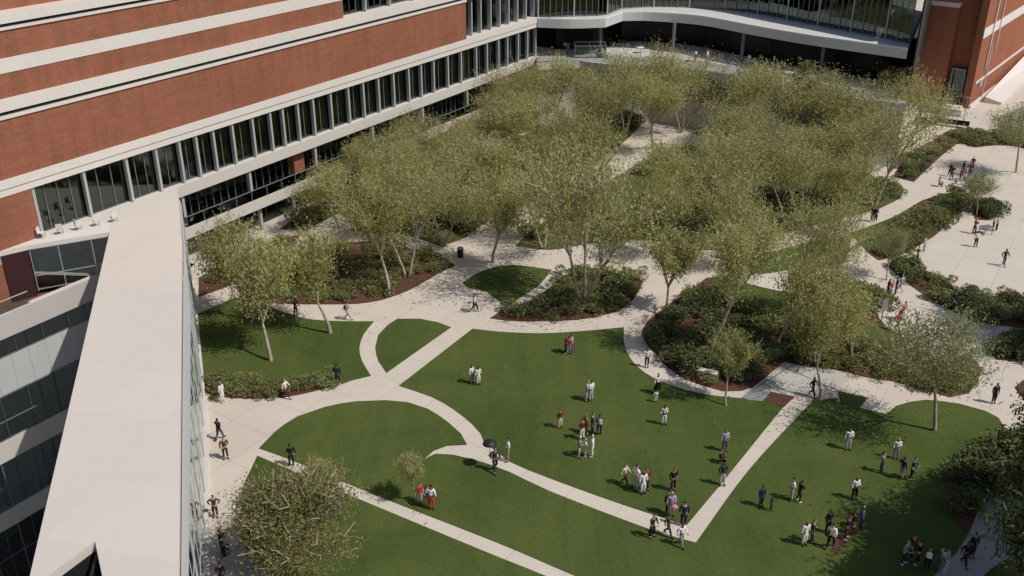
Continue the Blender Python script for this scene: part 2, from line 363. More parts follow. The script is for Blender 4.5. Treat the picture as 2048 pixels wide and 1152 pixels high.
# ------------------------------------------------------------------ main brick building (local frame: x along facade, y into building)
RZ=math.atan2(DY,DX)
mb=thing('brick_building','long red brick building with white bands over a glazed storey, left side','building',(OX,OY,0),RZ)
P=mb
S0,S1,S2=-42,42.5,58.4
boxes('brick_wall',[(S0,-13,0,3,-18,11.2),(S0,S1,0,12,12.4,16.6),(S0,21.9,0,12,18.0,19.7),(S0,21.9,0,12,20.7,22.55),(S0,60,1.4,12,23.6,29),(14.2,15.6,.8,1.5,3.5,6.4),(50,S2,.3,1.6,0,6.4)],M['brick'],P)
boxes('stone_band',[(S0,S1+.05,-.12,12,16.6,16.85)],M['slab'],P)
boxes('stone_band',[(S0,50,-.25,12,17.15,18.0)],M['slab'],P)
boxes('stone_band',[(S0,21.9,-.05,12,19.7,20.7)],M['slab'],P)
boxes('stone_band',[(S0,60,-.12,12,22.55,22.75),(S0,60,-.25,12,23.0,23.6)],M['slab'],P)
boxes('shadow_gap',[(S0,S1,.35,12,16.85,17.15),(S0,60,.35,12,22.75,23.0)],M['black'],P)
boxes('fascia',[(S0,S2,-.10,12,11.75,12.4),(S0,S2,-.02,12,11.2,11.75)],M['slab'],P)
boxes('floor_slab',[(-17.,S2,0,12,6.4,7.4)],M['slab'],P)
boxes('floor_slab',[(-.9,S2,0,12,2.5,3.5)],M['slab'],P)
boxes('parapet_cap',[(S0,60,-.3,12,29,29.5)],M['slab'],P)
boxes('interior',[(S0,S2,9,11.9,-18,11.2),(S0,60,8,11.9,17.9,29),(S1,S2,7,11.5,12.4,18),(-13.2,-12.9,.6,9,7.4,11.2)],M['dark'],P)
boxes('interior_floor',[(-12.9,S2,.7,9,7.4,7.44),(0,S2,2.0,9,3.5,3.54),(22,60,1.,9,18,18.04)],M['floorin'],P)
boxes('interior_column',[(s-.25,s+.25,3.2,3.7,z0,z1) for s in range(-8,58,8) for z0,z1 in((7.44,11.2),(3.54,6.4),(0,2.5))],M['mull2'],P)
# brick expansion joints
boxes('expansion_joint',[(s-.015,s+.015,-.004,.01,a,b) for (s,a,b) in [(-4.2,12.4,16.6),(5.1,12.4,16.6),(14.6,12.4,16.6),(24,12.4,16.6),(33.2,12.4,16.6),(-4.2,18,19.7),(5.1,18,19.7),(14.6,18,19.7),(-4.2,20.7,22.55),(5.1,20.7,22.55)]],M['joint'],P)
MU=[-12.8,-8.5,-4.6,-1.7,.7,2.5,4.4,6.6,9,11.2,12.8,14.8,16.9,19.4,22,24.3,26.7,29.2,31.8,34,36.3,39,41.6,44.7,47,49.5,51.5,54,56.2,58.2]
for i,s in enumerate(MU):
    boxes('mullion',[(s-.11,s+.11,.12,.5,7.4,11.2)],M['mull'],P)
def windows(parent,xs,y,z0,z1,glass,thin=None,rail=None,name='window'):
    for a,b in zip(xs[:-1],xs[1:]):
        wd=boxes(name,[(a,b,y,y+.02,z0,z1)],glass,parent)
        l=[]
        if thin:
            k=max(1,round((b-a)/thin))
            l+=[(a+(b-a)*j/k-.03,a+(b-a)*j/k+.03,y-.06,y+.07,z0,z1) for j in range(0,k+1)]
        if rail: l+=[(a+.03,b-.03,y-.04,y+.05,r-.03,r+.03) for r in rail]
        l+=[(a+.03,b-.03,y-.05,y+.06,z0,z0+.08),(a+.03,b-.03,y-.05,y+.06,z1-.08,z1)]
        boxes('frame',l,M['mull2'],wd)
windows(P,MU,.62,7.4,11.2,M['glass'],1.15)
rb_=random.Random(9)
boxes('blind',[(MU[i]+.15,MU[i+1]-.15,.85,.87,11.15-rb_.uniform(.5,2.4),11.15) for i in range(1,28) if rb_.random()<.3],newmat('grey_blind',(.17,.18,.17),.8),P)
boxes('desk',[(s_,s_+1.5,y_,y_+.7,8.1,8.16) for s_ in [rb_.uniform(-12,40) for _ in range(22)] for y_ in (rb_.uniform(1.6,5),)],M['white'],P)
boxes('ceiling_light',[(s_,s_+1.4,2.4,2.55,11.05,11.1) for s_ in range(-11,57,3)],M['whitep'],P)
x2=[-.7+4.35*i for i in range(14)]+[S2]
windows(P,[0.2]+x2[1:],1.5,3.5,6.4,M['glass'],.9)
for s in [.25]+x2[2:-1:2]: boxes('mullion',[(s-.14,s+.14,.2,.6,3.5,6.4)],M['mull'],P)
windows(P,[.4]+x2[1:11]+[50],1.9,0,2.5,M['glass'],1.5)
for s in [4.9,9.1,13.5,18,22.5,27]: boxes('column',[(s-.13,s+.13,.6,.9,0,2.5)],M['mull'],P)
# upper glazing
xu=[21.9+1.9*i for i in range(20)]
windows(P,xu,.9,18.0,22.55,M['glass'],.95,[20.2])
for s in xu[::2]: boxes('mullion',[(s-.1,s+.1,.3,.7,18.0,22.55)],M['mull'],P)
xg=[42.6,44.4,46.3,48.4,50.4,52.4,54.4,56.4,58.3]
windows(P,xg,1.3,12.4,17.1,M['glass'],1.0)
for s in xg: boxes('mullion',[(s-.1,s+.1,.5,1.0,12.4,17.1)],M['mull'],P)
# balcony railing on lower slab
rl=boxes('balcony_railing',[(0.1,S2,.10,.13,3.52,4.42)],M['glass2'],P)
boxes('handrail',[(0.1,S2,.07,.16,4.42,4.48)]+[(s-.03,s+.03,.06,.17,3.5,4.42) for s in [i*1.9+.2 for i in range(31)]],M['mull2'],rl)
# roof deck edge at left end with projecting glass bay
bay=thing('glass_bay','glass sided bay with pale deck roof and dark end wall beside the brick wall','building',(OX,OY,0),RZ)
dk=[(-16.6,-.01),(-14.6,-.7),(-9.2,-3.9),(-7.0,-5.3),(-4.5,-5.3),(-2.5,-.01)]
bm=bmesh.new(); prism(bm,dk,7.05,7.4); fin(bm,'deck_roof',M['slab'],bay)
bm=bmesh.new(); bar(bm,(-16.4,-.1),(-14.7,-.65),.06,3.3,7.05); fin(bm,'end_wall',newmat('maroon_panel',(.055,.022,.024),.35),bay)
g=Vector((-14.55,-.62));h=Vector((-6.9,-5.15))
bm=bmesh.new(); bar(bm,g,h,.03,3.7,7.05); gp=fin(bm,'glass_wall',M['glassbr'],bay)
bm=bmesh.new()
for z in (3.75,4.85,6.97): bar(bm,g,h,.08,z,z+.05)
for t in (0,.22,.48,.74,1):
    p=g.lerp(h,t); tube(bm,(p.x,p.y,3.6),(p.x,p.y,7.04),.035,.035,6)
fin(bm,'frame',M['mull'],gp)
bm=bmesh.new(); prism(bm,[(-14,-.4),(-8.5,-3.4),(-6,-4.6),(-4.6,-.6)],3.45,3.5); fin(bm,'floor',M['floorin'],bay)
boxes('lightening_screen',[(-13.9,-5,-.3,-.2,5.4,7.04),(-13.9,-12.2,-.3,-.2,3.5,5.4),(-9.6,-7.9,-.3,-.2,3.5,5.4)],newmat('grey_panel',(.42,.45,.46),.5),bay)  # grey panels added behind the bay glass to lighten it
boxes('interior_table',[(-11.5,-9.8,-1.6,-.9,4.2,4.26)]+[(x,x+.06,y,y+.06,3.5,4.2) for x in(-11.4,-9.95) for y in(-1.5,-1.05)],M['whitep'],bay)
rk=random.Random(3)
for i in range(5):
    a_=LW(-13.2+i*1.25,.35+i*.45); t=thing('deck_chair','pale metal chair on the small deck roof over the glass bay','chair',(a_[0],a_[1],7.4),rk.uniform(0,6.28),'chairs on the deck roof')
    boxes('seat',[(-.22,.22,-.22,.22,.42,.46)],M['slab'],t); boxes('backrest',[(-.22,.22,.19,.23,.46,.88)],M['slab'],t)
    for x_ in(-.2,.17):
        for y_ in(-.2,.17): boxes('leg',[(x_,x_+.03,y_,y_+.03,0,.42)],M['metal'],t)
# ------------------------------------------------------------------ lower office wing, left
wg=thing('office_wing','lower office wing with white bands and ribbon windows, under the pale roof','building',(OX+NX*3,OY+NY*3,0),RZ)
W0,W1=-42,-5.2
boxes('parapet',[(W0,W1,0,.5,2.35,4.1)],concrete('band_panels',(.66,.62,.59),(.61,.575,.545),(2.6,60),0,.015,.75),wg)
boxes('white_band',[(W0,W1,0,3,-7.0,-5.4)],M['slab'],wg)
boxes('white_band',[(W0,W1,0,3,-12.4,-11)],M['slab'],wg)
boxes('wall_panel',[(W0,W1,.15,3,-1.9,.85)],M['wingpanel'],wg)
boxes('roof_terrace',[(W0,-13,.5,3,3.0,3.3)],M['brownfloor'],wg)
boxes('terrace_roof',[(-13,W1,.5,2.95,3.0,3.44)],M['slab'],wg)
boxes('interior',[(W0,W1,2.6,3.0,-18,3)],newmat('office_interior',(.34,.35,.34),.8),wg)
boxes('interior_floor',[(W0,W1,.4,3,-5.4,-5.35),(W0,W1,.4,3,-11,-10.95)],M['floorin'],wg)
xw=[W0+2.15*i for i in range(18)]
windows(wg,xw,.25,.85,2.35,M['glassbr'],2.2)
windows(wg,xw,.12,-5.4,-1.9,M['glassbr'],2.2,[-3.9])
windows(wg,xw,.2,-11,-7.0,M['glassbr'],1.1,[-9.1])
windows(wg,xw,.2,-18,-12.4,M['glass'],1.1,[-15])
boxes('blind',[(xw[i]+.1,xw[i+1]-.1,.5,.52,-8.0-(i*37%5)*.25,-7.05) for i in range(0,17,2)],newmat('roller_blind',(.30,.30,.29),.8),wg)
gr=boxes('terrace_railing',[(W0,-16.6,.2,.23,4.1,5.0)],M['glass2'],wg)
boxes('handrail',[(W0,-16.6,.17,.26,5.0,5.05)],M['mull'],gr)
# ------------------------------------------------------------------ link building under the pale roof
lk=thing('link_building','long pale flat roofed link building with tall glass side facing the lawns','building',(0,0,0))
LEFT=[(-31.0,71.8),(-31.2,70.8),(-25.6,51.0),(-20.1,31.3)]
roof=[LW(-2.2,-.3),LW(-8.6,-.02)]
roof=[LW(-9.6,.01),(-31.2,70.8),(-20.1,31.3),(-19.9,30.6),(-19.3,31.3),(-18.2,33.4),(-17.1,31.3),(-16.3,29.5),(-13.2,29.5),(-13.9,31.3),(-15.4,36.3),(-24.4,66.3),(-28.0,76.9),LW(-.35,.01)]
bm=bmesh.new(); prism(bm,roof,6.95,7.42); fin(bm,'roof',M['roof'],lk)
body=[LW(-6.5,4.0),(-30.4,69.5),(-20.,32.8),(-19.6,20.),(-11.4,20.),(-14.6,31.9),(-16.3,36.6),(-25.1,66.3),(-27.8,73.6),LW(-3.2,3.2)]
# dark core well inside
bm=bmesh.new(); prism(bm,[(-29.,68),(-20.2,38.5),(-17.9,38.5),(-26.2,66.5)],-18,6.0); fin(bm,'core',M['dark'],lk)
bm=bmesh.new(); prism(bm,[(-30.6,69.5),(-19.9,32.2),(-19.2,32.2),(-30.,69.5)],-18,6.95); fin(bm,'side_wall',M['wingpanel'],lk)
bm=bmesh.new(); prism(bm,[(-19.5,33.6),(-22.,20),(-14.8,20),(-17.4,33.6)],2.0,2.1); fin(bm,'court_glazing',newmat('dark_glass',(.03,.033,.036),.12,spec=.6),lk)
bm=bmesh.new(); bar(bm,(-17.9,33.6),(-19.9,31.2),.12,4.2,4.32); bar(bm,(-18.15,33.4),(-17.2,28.5),.12,1.2,6.95); bar(bm,(-18.3,33.3),(-20.3,30.4),.1,3.,6.95); fin(bm,'court_frame',M['black'],lk)
bm=bmesh.new(); prism(bm,[(-27.5,73.5),(-20.6,52),(-15.2,32.5),(-12,22),(-14,22),(-18,36),(-26,66)],-.02,.06); fin(bm,'inside_floor',M['floorin'],lk)
def along(poly,step):
    out=[];
    for a,b in zip(poly[:-1],poly[1:]):
        a=Vector(a);b=Vector(b); k=max(1,round((b-a).length/step))
        for i in range(k): out.append(a.lerp(b,i/k))
    out.append(Vector(poly[-1])); return out
wl=[(-27.2,74.8),(-20.98,56.2),(-15.95,39.1),(-13.9,32.),(-10.2,20.)]
pts=along(wl,3.4)
for a,b in zip(pts[:-1],pts[1:]):
    bm=bmesh.new(); bar(bm,a,b,.03,.3,6.75); g_=fin(bm,'glass_pane',M['glassbr'],lk)
    bm=bmesh.new(); bar(bm,a,b,.07,2.4,2.48); bar(bm,a,b,.07,4.6,4.68); 
    m_=a.lerp(b,.5); tube(bm,(m_.x,m_.y,.3),(m_.x,m_.y,6.75),.035,.035,6)
    fin(bm,'frame',M['mull'],g_)
for a in pts:
    bm=bmesh.new(); tube(bm,(a.x,a.y,.3),(a.x,a.y,6.76),.07,.07,8); fin(bm,'mullion',M['mull'],lk)
bm=bmesh.new()
for a,b in zip(wl[:-1],wl[1:]): bar(bm,a,b,.35,0,.3)
fin(bm,'plinth',M['white'],lk)
bm=bmesh.new()
for a,b in zip(wl[:-1],wl[1:]): bar(bm,a,b,.14,6.76,6.97)
fin(bm,'head_rail',M['whitep'],lk)
bm=bmesh.new(); prism(bm,[(-28.0,76.85),(-24.35,66.3),(-15.35,36.3),(-13.85,31.3),(-12.9,28.2),(-12.6,28.3),(-13.75,32.),(-15.8,39.15),(-20.85,56.25),(-27.1,74.9)],6.98,7.08); fin(bm,'gutter',M['mull'],lk)
bm=bmesh.new(); 
ins=[(p[0]-1.1,p[1]-.2) for p in wl]
for a,b in zip(ins[:-1],ins[1:]): bar(bm,a,b,.12,3.5,3.75)
for p in along(ins,5): tube(bm,(p.x,p.y,.06),(p.x,p.y,6.9),.11,.11,8)
fin(bm,'inner_structure',M['whitep'],lk)
# ------------------------------------------------------------------ rear wing with curved canopy
rw=thing('curved_glass_wing','rear glazed wing with sweeping white canopy above a dark recessed terrace','building',(0,0,0))
CF=[G(*p,11.2) for p in [(1076,55),(1140,57),(1210,55),(1245,42),(1300,42),(1400,50),(1500,69),(1600,87),(1700,102),(1812,118)]]
GB=[G(*p,12.4) for p in [(1076,34),(1140,31),(1210,29),(1240,16),(1300,12),(1400,14),(1500,24),(1600,43),(1700,62),(1822,86)]]
def curve(pts,k=5,corners=()):
    P_=[Vector(p) for p in pts]; out=[]
    for i in range(len(P_)-1):
        p1,p2=P_[i],P_[i+1]; p0=P_[i-1] if i>0 and i not in corners else p1; p3=P_[i+2] if i+2<len(P_) and (i+1) not in corners else p2
        for j in range(k):
            t=j/k; out.append(.5*((2*p1)+(p2-p0)*t+(2*p0-5*p1+4*p2-p3)*t*t+(3*p1-p0-3*p2+p3)*t**3))
    out.append(P_[-1]); return out
cf=curve(CF,5,(0,2,3)); gb=curve(GB,5,(0,2,3))
back=[(70,150),(50,165),(0,165)]
bm=bmesh.new(); prism(bm,[(p.x,p.y) for p in cf]+[(54.5,132.5)]+[(40,165),(0,165),LW(58.6,-3)],11.2,12.25); fin(bm,'canopy',concrete('canopy_panels',(.60,.60,.585),(.55,.55,.54),(6,90),0,.02,.8),rw,recalc=False)
def wallrun(name,pl_,wd,z0,z1,mat,parent):
    bm=bmesh.new()
    for a,b in zip(pl_[:-1],pl_[1:]): bar(bm,a,b,wd,z0,z1)
    return fin(bm,name,mat,parent)
# raised kerb on the canopy edge (lip)
inn=[Vector((p.x,p.y+.35)) for p in cf]
bm=bmesh.new(); prism(bm,[(p.x,p.y) for p in cf]+[(p.x,p.y+.5) for p in cf[::-1]],12.25,12.40); fin(bm,'canopy_lip',M['whitep'],rw,recalc=False)
gl=along([tuple(p) for p in gb],1.75)
# resample gb at even spacing
def resample(pl_,step):
    out=[pl_[0].copy()]; acc=0
    for a,b in zip(pl_[:-1],pl_[1:]):
        d=(b-a).length; t=step-acc
        while t<=d: out.append(a.lerp(b,t/d)); t+=step
        acc=(acc+d)%step
    return out
gl=resample(gb,1.6)
for i,(a,b) in enumerate(zip(gl[:-1],gl[1:])):
    bm=bmesh.new(); bar(bm,a,b,.03,12.3,17.6); g_=fin(bm,'window',M['glass'],rw)
    bm=bmesh.new(); m_=a.lerp(b,.5); bar(bm,a,b,.06,12.28,12.42); tube(bm,(m_.x,m_.y-.03,12.3),(m_.x,m_.y-.03,17.6),.035,.035,5)
    fin(bm,'frame',M['mull2'],g_)
for i,a in enumerate(gl):
    r_=.10 if i%3==0 else .055
    bm=bmesh.new(); tube(bm,(a.x,a.y-.12,12.25),(a.x,a.y-.12,17.6),r_,r_,6); fin(bm,'mullion',M['mull'] if i%3==0 else M['mull2'],rw)
bm=bmesh.new(); prism(bm,[(p.x,p.y-.4) for p in gb]+[(54.5,134),(40,150),(0,150),(0,135)],17.6,18.8); fin(bm,'upper_fascia',M['slab'],rw,recalc=False)
bm=bmesh.new(); shade_wall=[(44.9,109.0),(50.8,122.5),(56.8,135.5)]
for a,b in zip(shade_wall[:-1],shade_wall[1:]): bar(bm,a,b,.2,7.4,17.6)
fin(bm,'end_wall',M['black'],rw)  # added dark wall, keeps sun off the right end of the terrace
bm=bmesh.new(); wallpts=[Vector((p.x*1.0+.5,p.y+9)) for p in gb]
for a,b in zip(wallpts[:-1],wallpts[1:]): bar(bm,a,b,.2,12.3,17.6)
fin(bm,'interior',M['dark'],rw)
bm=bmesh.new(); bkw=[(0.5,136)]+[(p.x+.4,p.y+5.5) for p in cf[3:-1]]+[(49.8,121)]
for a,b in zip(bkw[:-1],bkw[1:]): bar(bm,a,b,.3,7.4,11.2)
fin(bm,'recessed_wall',newmat('recess_shade_glass',(.006,.006,.008),.3,spec=.2),rw)  # near-black glass colour carries the shade of the recess
for (px,py) in [(1199,104),(1482,126),(1345,104),(1640,150),(1090,92)]:
    x,y=G(px,py,7.4); bm=bmesh.new(); tube(bm,(x,y,7.4),(x,y,11.2),.22,.22,12); fin(bm,'column',newmat('column_paint',(.16,.165,.175),.5),rw)
# terrace
TE=[G(*p,7.4) for p in [(1076,127),(1110,124),(1160,122),(1239,130),(1310,131),(1375,137),(1461,149),(1516,158),(1559,163),(1602,172),(1636,184),(1694,196),(1721,198),(1792,205),(1812,207)]]
te=curve(TE,4,(2,))
tr=thing('raised_terrace','raised pale terrace with grey retaining wall below the dark recess','terrace',(0,0,0))
bm=bmesh.new(); prism(bm,[(p.x,p.y) for p in te]+[(54.4,133.),(42,139),(30,148),(16,153),(0,150),LW(58.3,-.05)],6.5,7.4); fin(bm,'terrace_floor',concrete('terrace_paving',(.60,.575,.55),(.53,.51,.49),(3,3),R(33),.02,.75),tr,recalc=False)
bm=bmesh.new(); prism(bm,[(p.x,p.y+.25) for p in te]+[(54.2,133.),(40,138),(3,140)],3.2,6.5); fin(bm,'upper_wall',M['wall_grey'],tr,recalc=False)
bm=bmesh.new(); prism(bm,[(p.x,p.y+.2) for p in te]+[(54.2,133.),(40,138),(3,140)],0,3.2); fin(bm,'base_wall',M['white'],tr,recalc=False)
gl=resample([p+Vector((0,.3)) for p in te],2.2)
gd=thing('glass_guardrail','frameless glass guardrail along the edge of the raised terrace','railing',(gl[0].x,gl[0].y,7.4))
ox,oy=gl[0].x,gl[0].y
bm=bmesh.new()
for a,b in zip(gl[:-1],gl[1:]): bar(bm,(a.x-ox,a.y-oy),(b.x-ox,b.y-oy),.02,0.02,1.0)
fin(bm,'glass_panel',M['glass2'],gd)
for a in gl[1:-1]:
    bm=bmesh.new(); tube(bm,(0,0,0),(0,0,1.05),.03,.03,6); po=fin(bm,'post',M['metal'],gd); po.location=(a.x-ox,a.y-oy,0)
# glass stair enclosure on terrace and drum below
x,y=G(1150,116,7.4)
ge=thing('glass_stair_enclosure','low glazed stair enclosure with pale frame at the terrace corner','enclosure',(x,y,7.4))
for a,b in (((0,0),(4,0)),((4,0),(4,2.6)),((4,2.6),(0,2.6)),((0,2.6),(0,0))):
    bm=bmesh.new(); bar(bm,a,b,.02,.05,1.5); fin(bm,'glass_panel',M['glass2'],ge)
boxes('frame',[(0-.04,4.04,-.05,.04,1.5,1.58),(-.04,4.04,2.56,2.65,1.5,1.58),(-.04,.04,.04,2.56,1.5,1.58),(3.96,4.04,.04,2.56,1.5,1.58)]+[(x_-.04,x_+.04,y_-.04,y_+.04,0,1.5) for x_ in(0,2,4) for y_ in(0,2.6)],M['metal'],ge)
# ------------------------------------------------------------------ right brick building
AZ=R(37.3); dx,dy=math.sin(AZ),math.cos(AZ)
cx,cy=G(1936,217)
rb=thing('brick_tower','right hand red brick building with shaded recess and window at its base','building',(cx,cy,0),math.atan2(dy,dx))
# local x along side face (away), local +y into building (left/back)
FR=7.9
boxes('brick_wall',[(0,70,0,1.0,0,30),(-.0,1.2,1.0,.9,0,30),(1.6,3,1.0,3.9,0,30),(0,3,3.7,FR,0,12.9),(0,3,3.7,FR,13.5,30),(3,70,1.0,FR,0,29.9)],M['brickr'],rb)
boxes('side_band',[(0.0,70,-.06,.2,9.3,10.6)],M['slab'],rb)
boxes('side_band',[(1.5,70,-.05,.2,3.0,3.35)],M['slab'],rb)
boxes('front_band',[(-.06,3,3.68,FR+.05,12.9,13.5)],M['slab'],rb)
boxes('base_course',[(-.25,0,.9,FR+.1,0,.35),(0,70,-.3,0,0,.4)],M['white'],rb)
boxes('downpipe',[(4.6,4.85,-.22,-.06,4.5,20),(8.4,8.6,-.2,-.06,6.5,20),(6.,6.12,-.2,-.06,.4,7.6)],M['white'],rb)
wn=boxes('window',[(1.42,1.44,1.55,3.0,.9,4.6)],newmat('window_dark_glass',(.012,.02,.022),.06,spec=.8),rb)
boxes('frame',[(.85,1.6,1.35,1.55,.5,4.9),(.85,1.6,3.0,3.2,.5,4.9),(.85,1.6,1.55,3.0,4.65,4.9),(.7,1.6,1.35,3.2,.15,.9)]+[(1.36,1.42,2.2,2.26,.9,4.65),(1.36,1.42,1.55,3.0,2.5,2.56)],newmat('blue_grey_metal',(.17,.21,.22),.4,.2),wn)
boxes('wall_lamp',[(3.3,3.6,-.35,-.06,2.4,3.3)],M['whitep'],rb)
boxes('wall_vent',[(-.05,0,5.6,5.8,3.0,3.25)],M['whitep'],rb)
# step, threshold strip coloured grey for the shade under its edge, and pale ramp wall on the far right
pr=thing('entrance_plinth','pale stepped plinth at the foot of the right brick building','step',(0,0,0))
bm=bmesh.new(); prism(bm,[G(1845,207),G(1925,219),G(1922,228),G(1842,217)],0,.45); fin(bm,'upper_step',M['white'],pr)
bm=bmesh.new(); prism(bm,[G(1845,217),G(1922,228),G(1920,234),G(1842,224)],0,.2); fin(bm,'shade_step',M['wall_grey'],pr)
for (a,b,lb) in (((1869,250),(1936,259),'long low dark bench set across the path below the brick building'),((1834,252),(1860,249),'short low dark bench beside the grove near the brick building')):
    A=Vector(G(*a));B=Vector(G(*b)); d_=(B-A); t_=thing('bench',lb,'bench',(A.x,A.y,0),math.atan2(d_.y,d_.x)); l_=d_.length
    boxes('seat',[(0,l_,0,.7,.38,.46)],M['black'],t_)
    for k in range(4):
        boxes('leg',[(l_*k/3*.96,l_*k/3*.96+.12,.1,.6,0,.38)],M['black'],t_)
    boxes('back',[(0,l_,.66,.72,.46,.85)],M['black'],t_)
rm=thing('ramp_wall','smooth pale sloping wall running beside the right brick building','wall',(0,0,0))
bm=bmesh.new()
A=Vector(G(1968,205));B=Vector(G(2075,108)); n_=Vector(((B-A).y,-(B-A).x)).normalized()*2.2
v=[bm.verts.new(p) for p in ((A.x,A.y,0),(B.x,B.y,0),(B.x+n_.x,B.y+n_.y,0),(A.x+n_.x,A.y+n_.y,0),(A.x,A.y,.8),(B.x,B.y,2.6),(B.x+n_.x,B.y+n_.y,.9),(A.x+n_.x,A.y+n_.y,.3))]
for f in((0,3,2,1),(4,5,6,7),(0,1,5,4),(1,2,6,5),(2,3,7,6),(3,0,4,7)): bm.faces.new([v[i] for i in f])
tag(fin(bm,'sloping_wall',M['white']),'smooth pale sloping wall beside the right brick building','wall'); bpy.data.objects.remove(rm)
# ------------------------------------------------------------------ trees
def leaf(bm,p,d,l,wd,rng):
    s=Vector((rng.gauss(0,1),rng.gauss(0,1),rng.gauss(0,1))).cross(d)
    if s.length<1e-3: return
    s=s.normalized()*wd*.5; e=d*l
    bm.faces.new([bm.verts.new(p),bm.verts.new(p+e*.5+s),bm.verts.new(p+e),bm.verts.new(p+e*.5-s)])
def tree_proto(seed,h,cr,nleaf,leafmat,stems=1,low=.3,spread=1.0,ll=.27,clump=.60,trunk_r=None):
    rng=random.Random(seed); tb=bmesh.new(); tips=[]
    tr_=trunk_r or h*.017
    def grow(p,d,l,r,lv):
        # a branch of three bends; r tapers
        q=p.copy(); dd=d.copy()
        for k in range(3):
            dd=(dd+Vector((rng.gauss(0,.12),rng.gauss(0,.12),rng.gauss(.03,.06)))).normalized()
            nq=q+dd*l/3; r2=r*(1-.18*(k+1)/1.0*.8)
            tube(tb,q,nq,r*(1-.15*k),r*(1-.15*(k+1)),7 if lv<2 else 4,False); q=nq
            if lv>=2: tips.append((q.copy(),dd.copy(),lv))
            if lv in(1,2) and k<2:
                for _ in range(1 if lv==1 else 1):
                    a=Vector((rng.gauss(0,1),rng.gauss(0,1),rng.gauss(0,.5))); nd=(dd+a.normalized()*.75).normalized(); nd.z=abs(nd.z)*.6+.15
                    grow(q,nd.normalized(),l*.5,r*.45,lv+1)
        if lv>=3: return
        n=[4,4,3][lv] if lv else 4
        ph=rng.random()*6.28
        for i in range(n):
            t=ph+6.283*i/n+rng.uniform(-.4,.4); sp=(.55,.62,.8)[lv]*spread*rng.uniform(.7,1.25)
            nd=(dd*1.0+Vector((math.cos(t),math.sin(t),0))*sp); nd.z=max(nd.z,.12); nd.normalize()
            grow(q,nd,l*(.74,.66,.6)[lv]*rng.uniform(.8,1.15)*(1.25 if lv==0 else 1),max(.026,r*(.58,.54,.54)[lv]),lv+1)
    for s in range(stems):
        a=6.283*s/max(1,stems)+rng.random()
        lean=Vector((math.cos(a),math.sin(a),0))*(.0 if stems==1 else .32)+Vector((rng.gauss(0,.05),rng.gauss(0,.05),0))
        grow(Vector((math.cos(a)*.12*(stems>1),math.sin(a)*.12*(stems>1),-.1)),(Vector((0,0,1))+lean).normalized(),h*low,tr_/(stems**.4),0)
    # normalise to the wanted height and crown radius
    zs=max(t[0].z for t in tips); rr=sorted(math.hypot(t[0].x,t[0].y) for t in tips)[int(len(tips)*.93)]
    kz=(h*.96)/zs; kr=cr*.9/rr
    z0=h*low*.55
    def warp(v):
        t=min(1,max(0,(v.z-z0)/(h*.25))); k=1+(kr-1)*t
        return Vector((v.x*k,v.y*k,v.z*kz))
    for v in tb.verts: v.co=warp(v.co)
    cb=bmesh.new(); wts=[rng.uniform(.15,1.9)**1.3 for t in tips]; per=nleaf/sum(wts)
    for (p,d,lv),w_ in zip(tips,wts):
        p=warp(p)
        for _ in range(int(per*w_+rng.random())):
            o=Vector((rng.gauss(0,clump),rng.gauss(0,clump),rng.gauss(-.05,clump*.85)))*(1+.0*h)
            dd=Vector((rng.gauss(0,.6),rng.gauss(0,.6),rng.gauss(.05,.95))).normalized()
            leaf(cb,p+o*h/11,dd,ll*rng.uniform(.6,1.35),ll*.30*rng.uniform(.7,1.3),rng)
    # wispy twigs beyond the outline
    for k in range(130):
        p,d,lv=rng.choice(tips); p=warp(p); q=p+(d+Vector((0,0,.6))).normalized()*rng.uniform(.5,1.3)*h/11
        tube(tb,p,q,.028,.012,3,False)
        for _ in range(8): 
            dd=Vector((rng.gauss(0,.5),rng.gauss(0,.5),rng.gauss(.3,.8))).normalized(); leaf(cb,p.lerp(q,rng.random()),dd,ll*.8,ll*.3,rng)
    tm=bpy.data.meshes.new('trunk'); tb.to_mesh(tm); tb.free(); tm.materials.append(M['bark'])
    for p_ in tm.polygons: p_.use_smooth=True
    cm=bpy.data.meshes.new('crown'); cb.to_mesh(cm); cb.free(); cm.materials.append(leafmat)
    return tm,cm,h
def put_tree(proto,x,y,h,rz,label,group=None,name='tree',sx=1.,mat=None,z=0):
    tm,cm,hh=proto; k=h/hh
    r_=thing(name,label,'tree',(x,y,z),rz,group); r_.scale=(k*sx,k*sx,k)
    a=link('trunk',tm,r_); b=link('crown',cm,r_)
    if mat: b.material_slots[0].link='OBJECT'; b.material_slots[0].material=mat
    return r_
TP=[tree_proto(11,12,4.8,9200,M['leaf'],1,.30,1.0),
    tree_proto(12,12,4.4,8700,M['leaf'],2,.30,.9),
    tree_proto(23,12,5.0,10000,M['leaf'],3,.28,.9),
    tree_proto(34,12,4.6,8700,M['leaf'],1,.34,1.1),
    tree_proto(45,12,4.3,8200,M['leaf'],2,.27,1.0)]
TS=[tree_proto(51,9.5,3.5,6200,M['leaf'],1,.36,.9,.28),
    tree_proto(52,6,2.0,3600,M['leaf'],1,.33,.9,.22,.40)]
TW=tree_proto(61,8,4.3,19000,M['leafdk'],4,.16,1.25,.26,.75,.07)
TD=tree_proto(81,12,4.9,40000,M['leafgreen'],1,.3,1.,.40,.75)
TG=tree_proto(71,9,4.6,8500,M['leafgrey'],1,.30,1.2,.26,.8)
rg=random.Random(5)
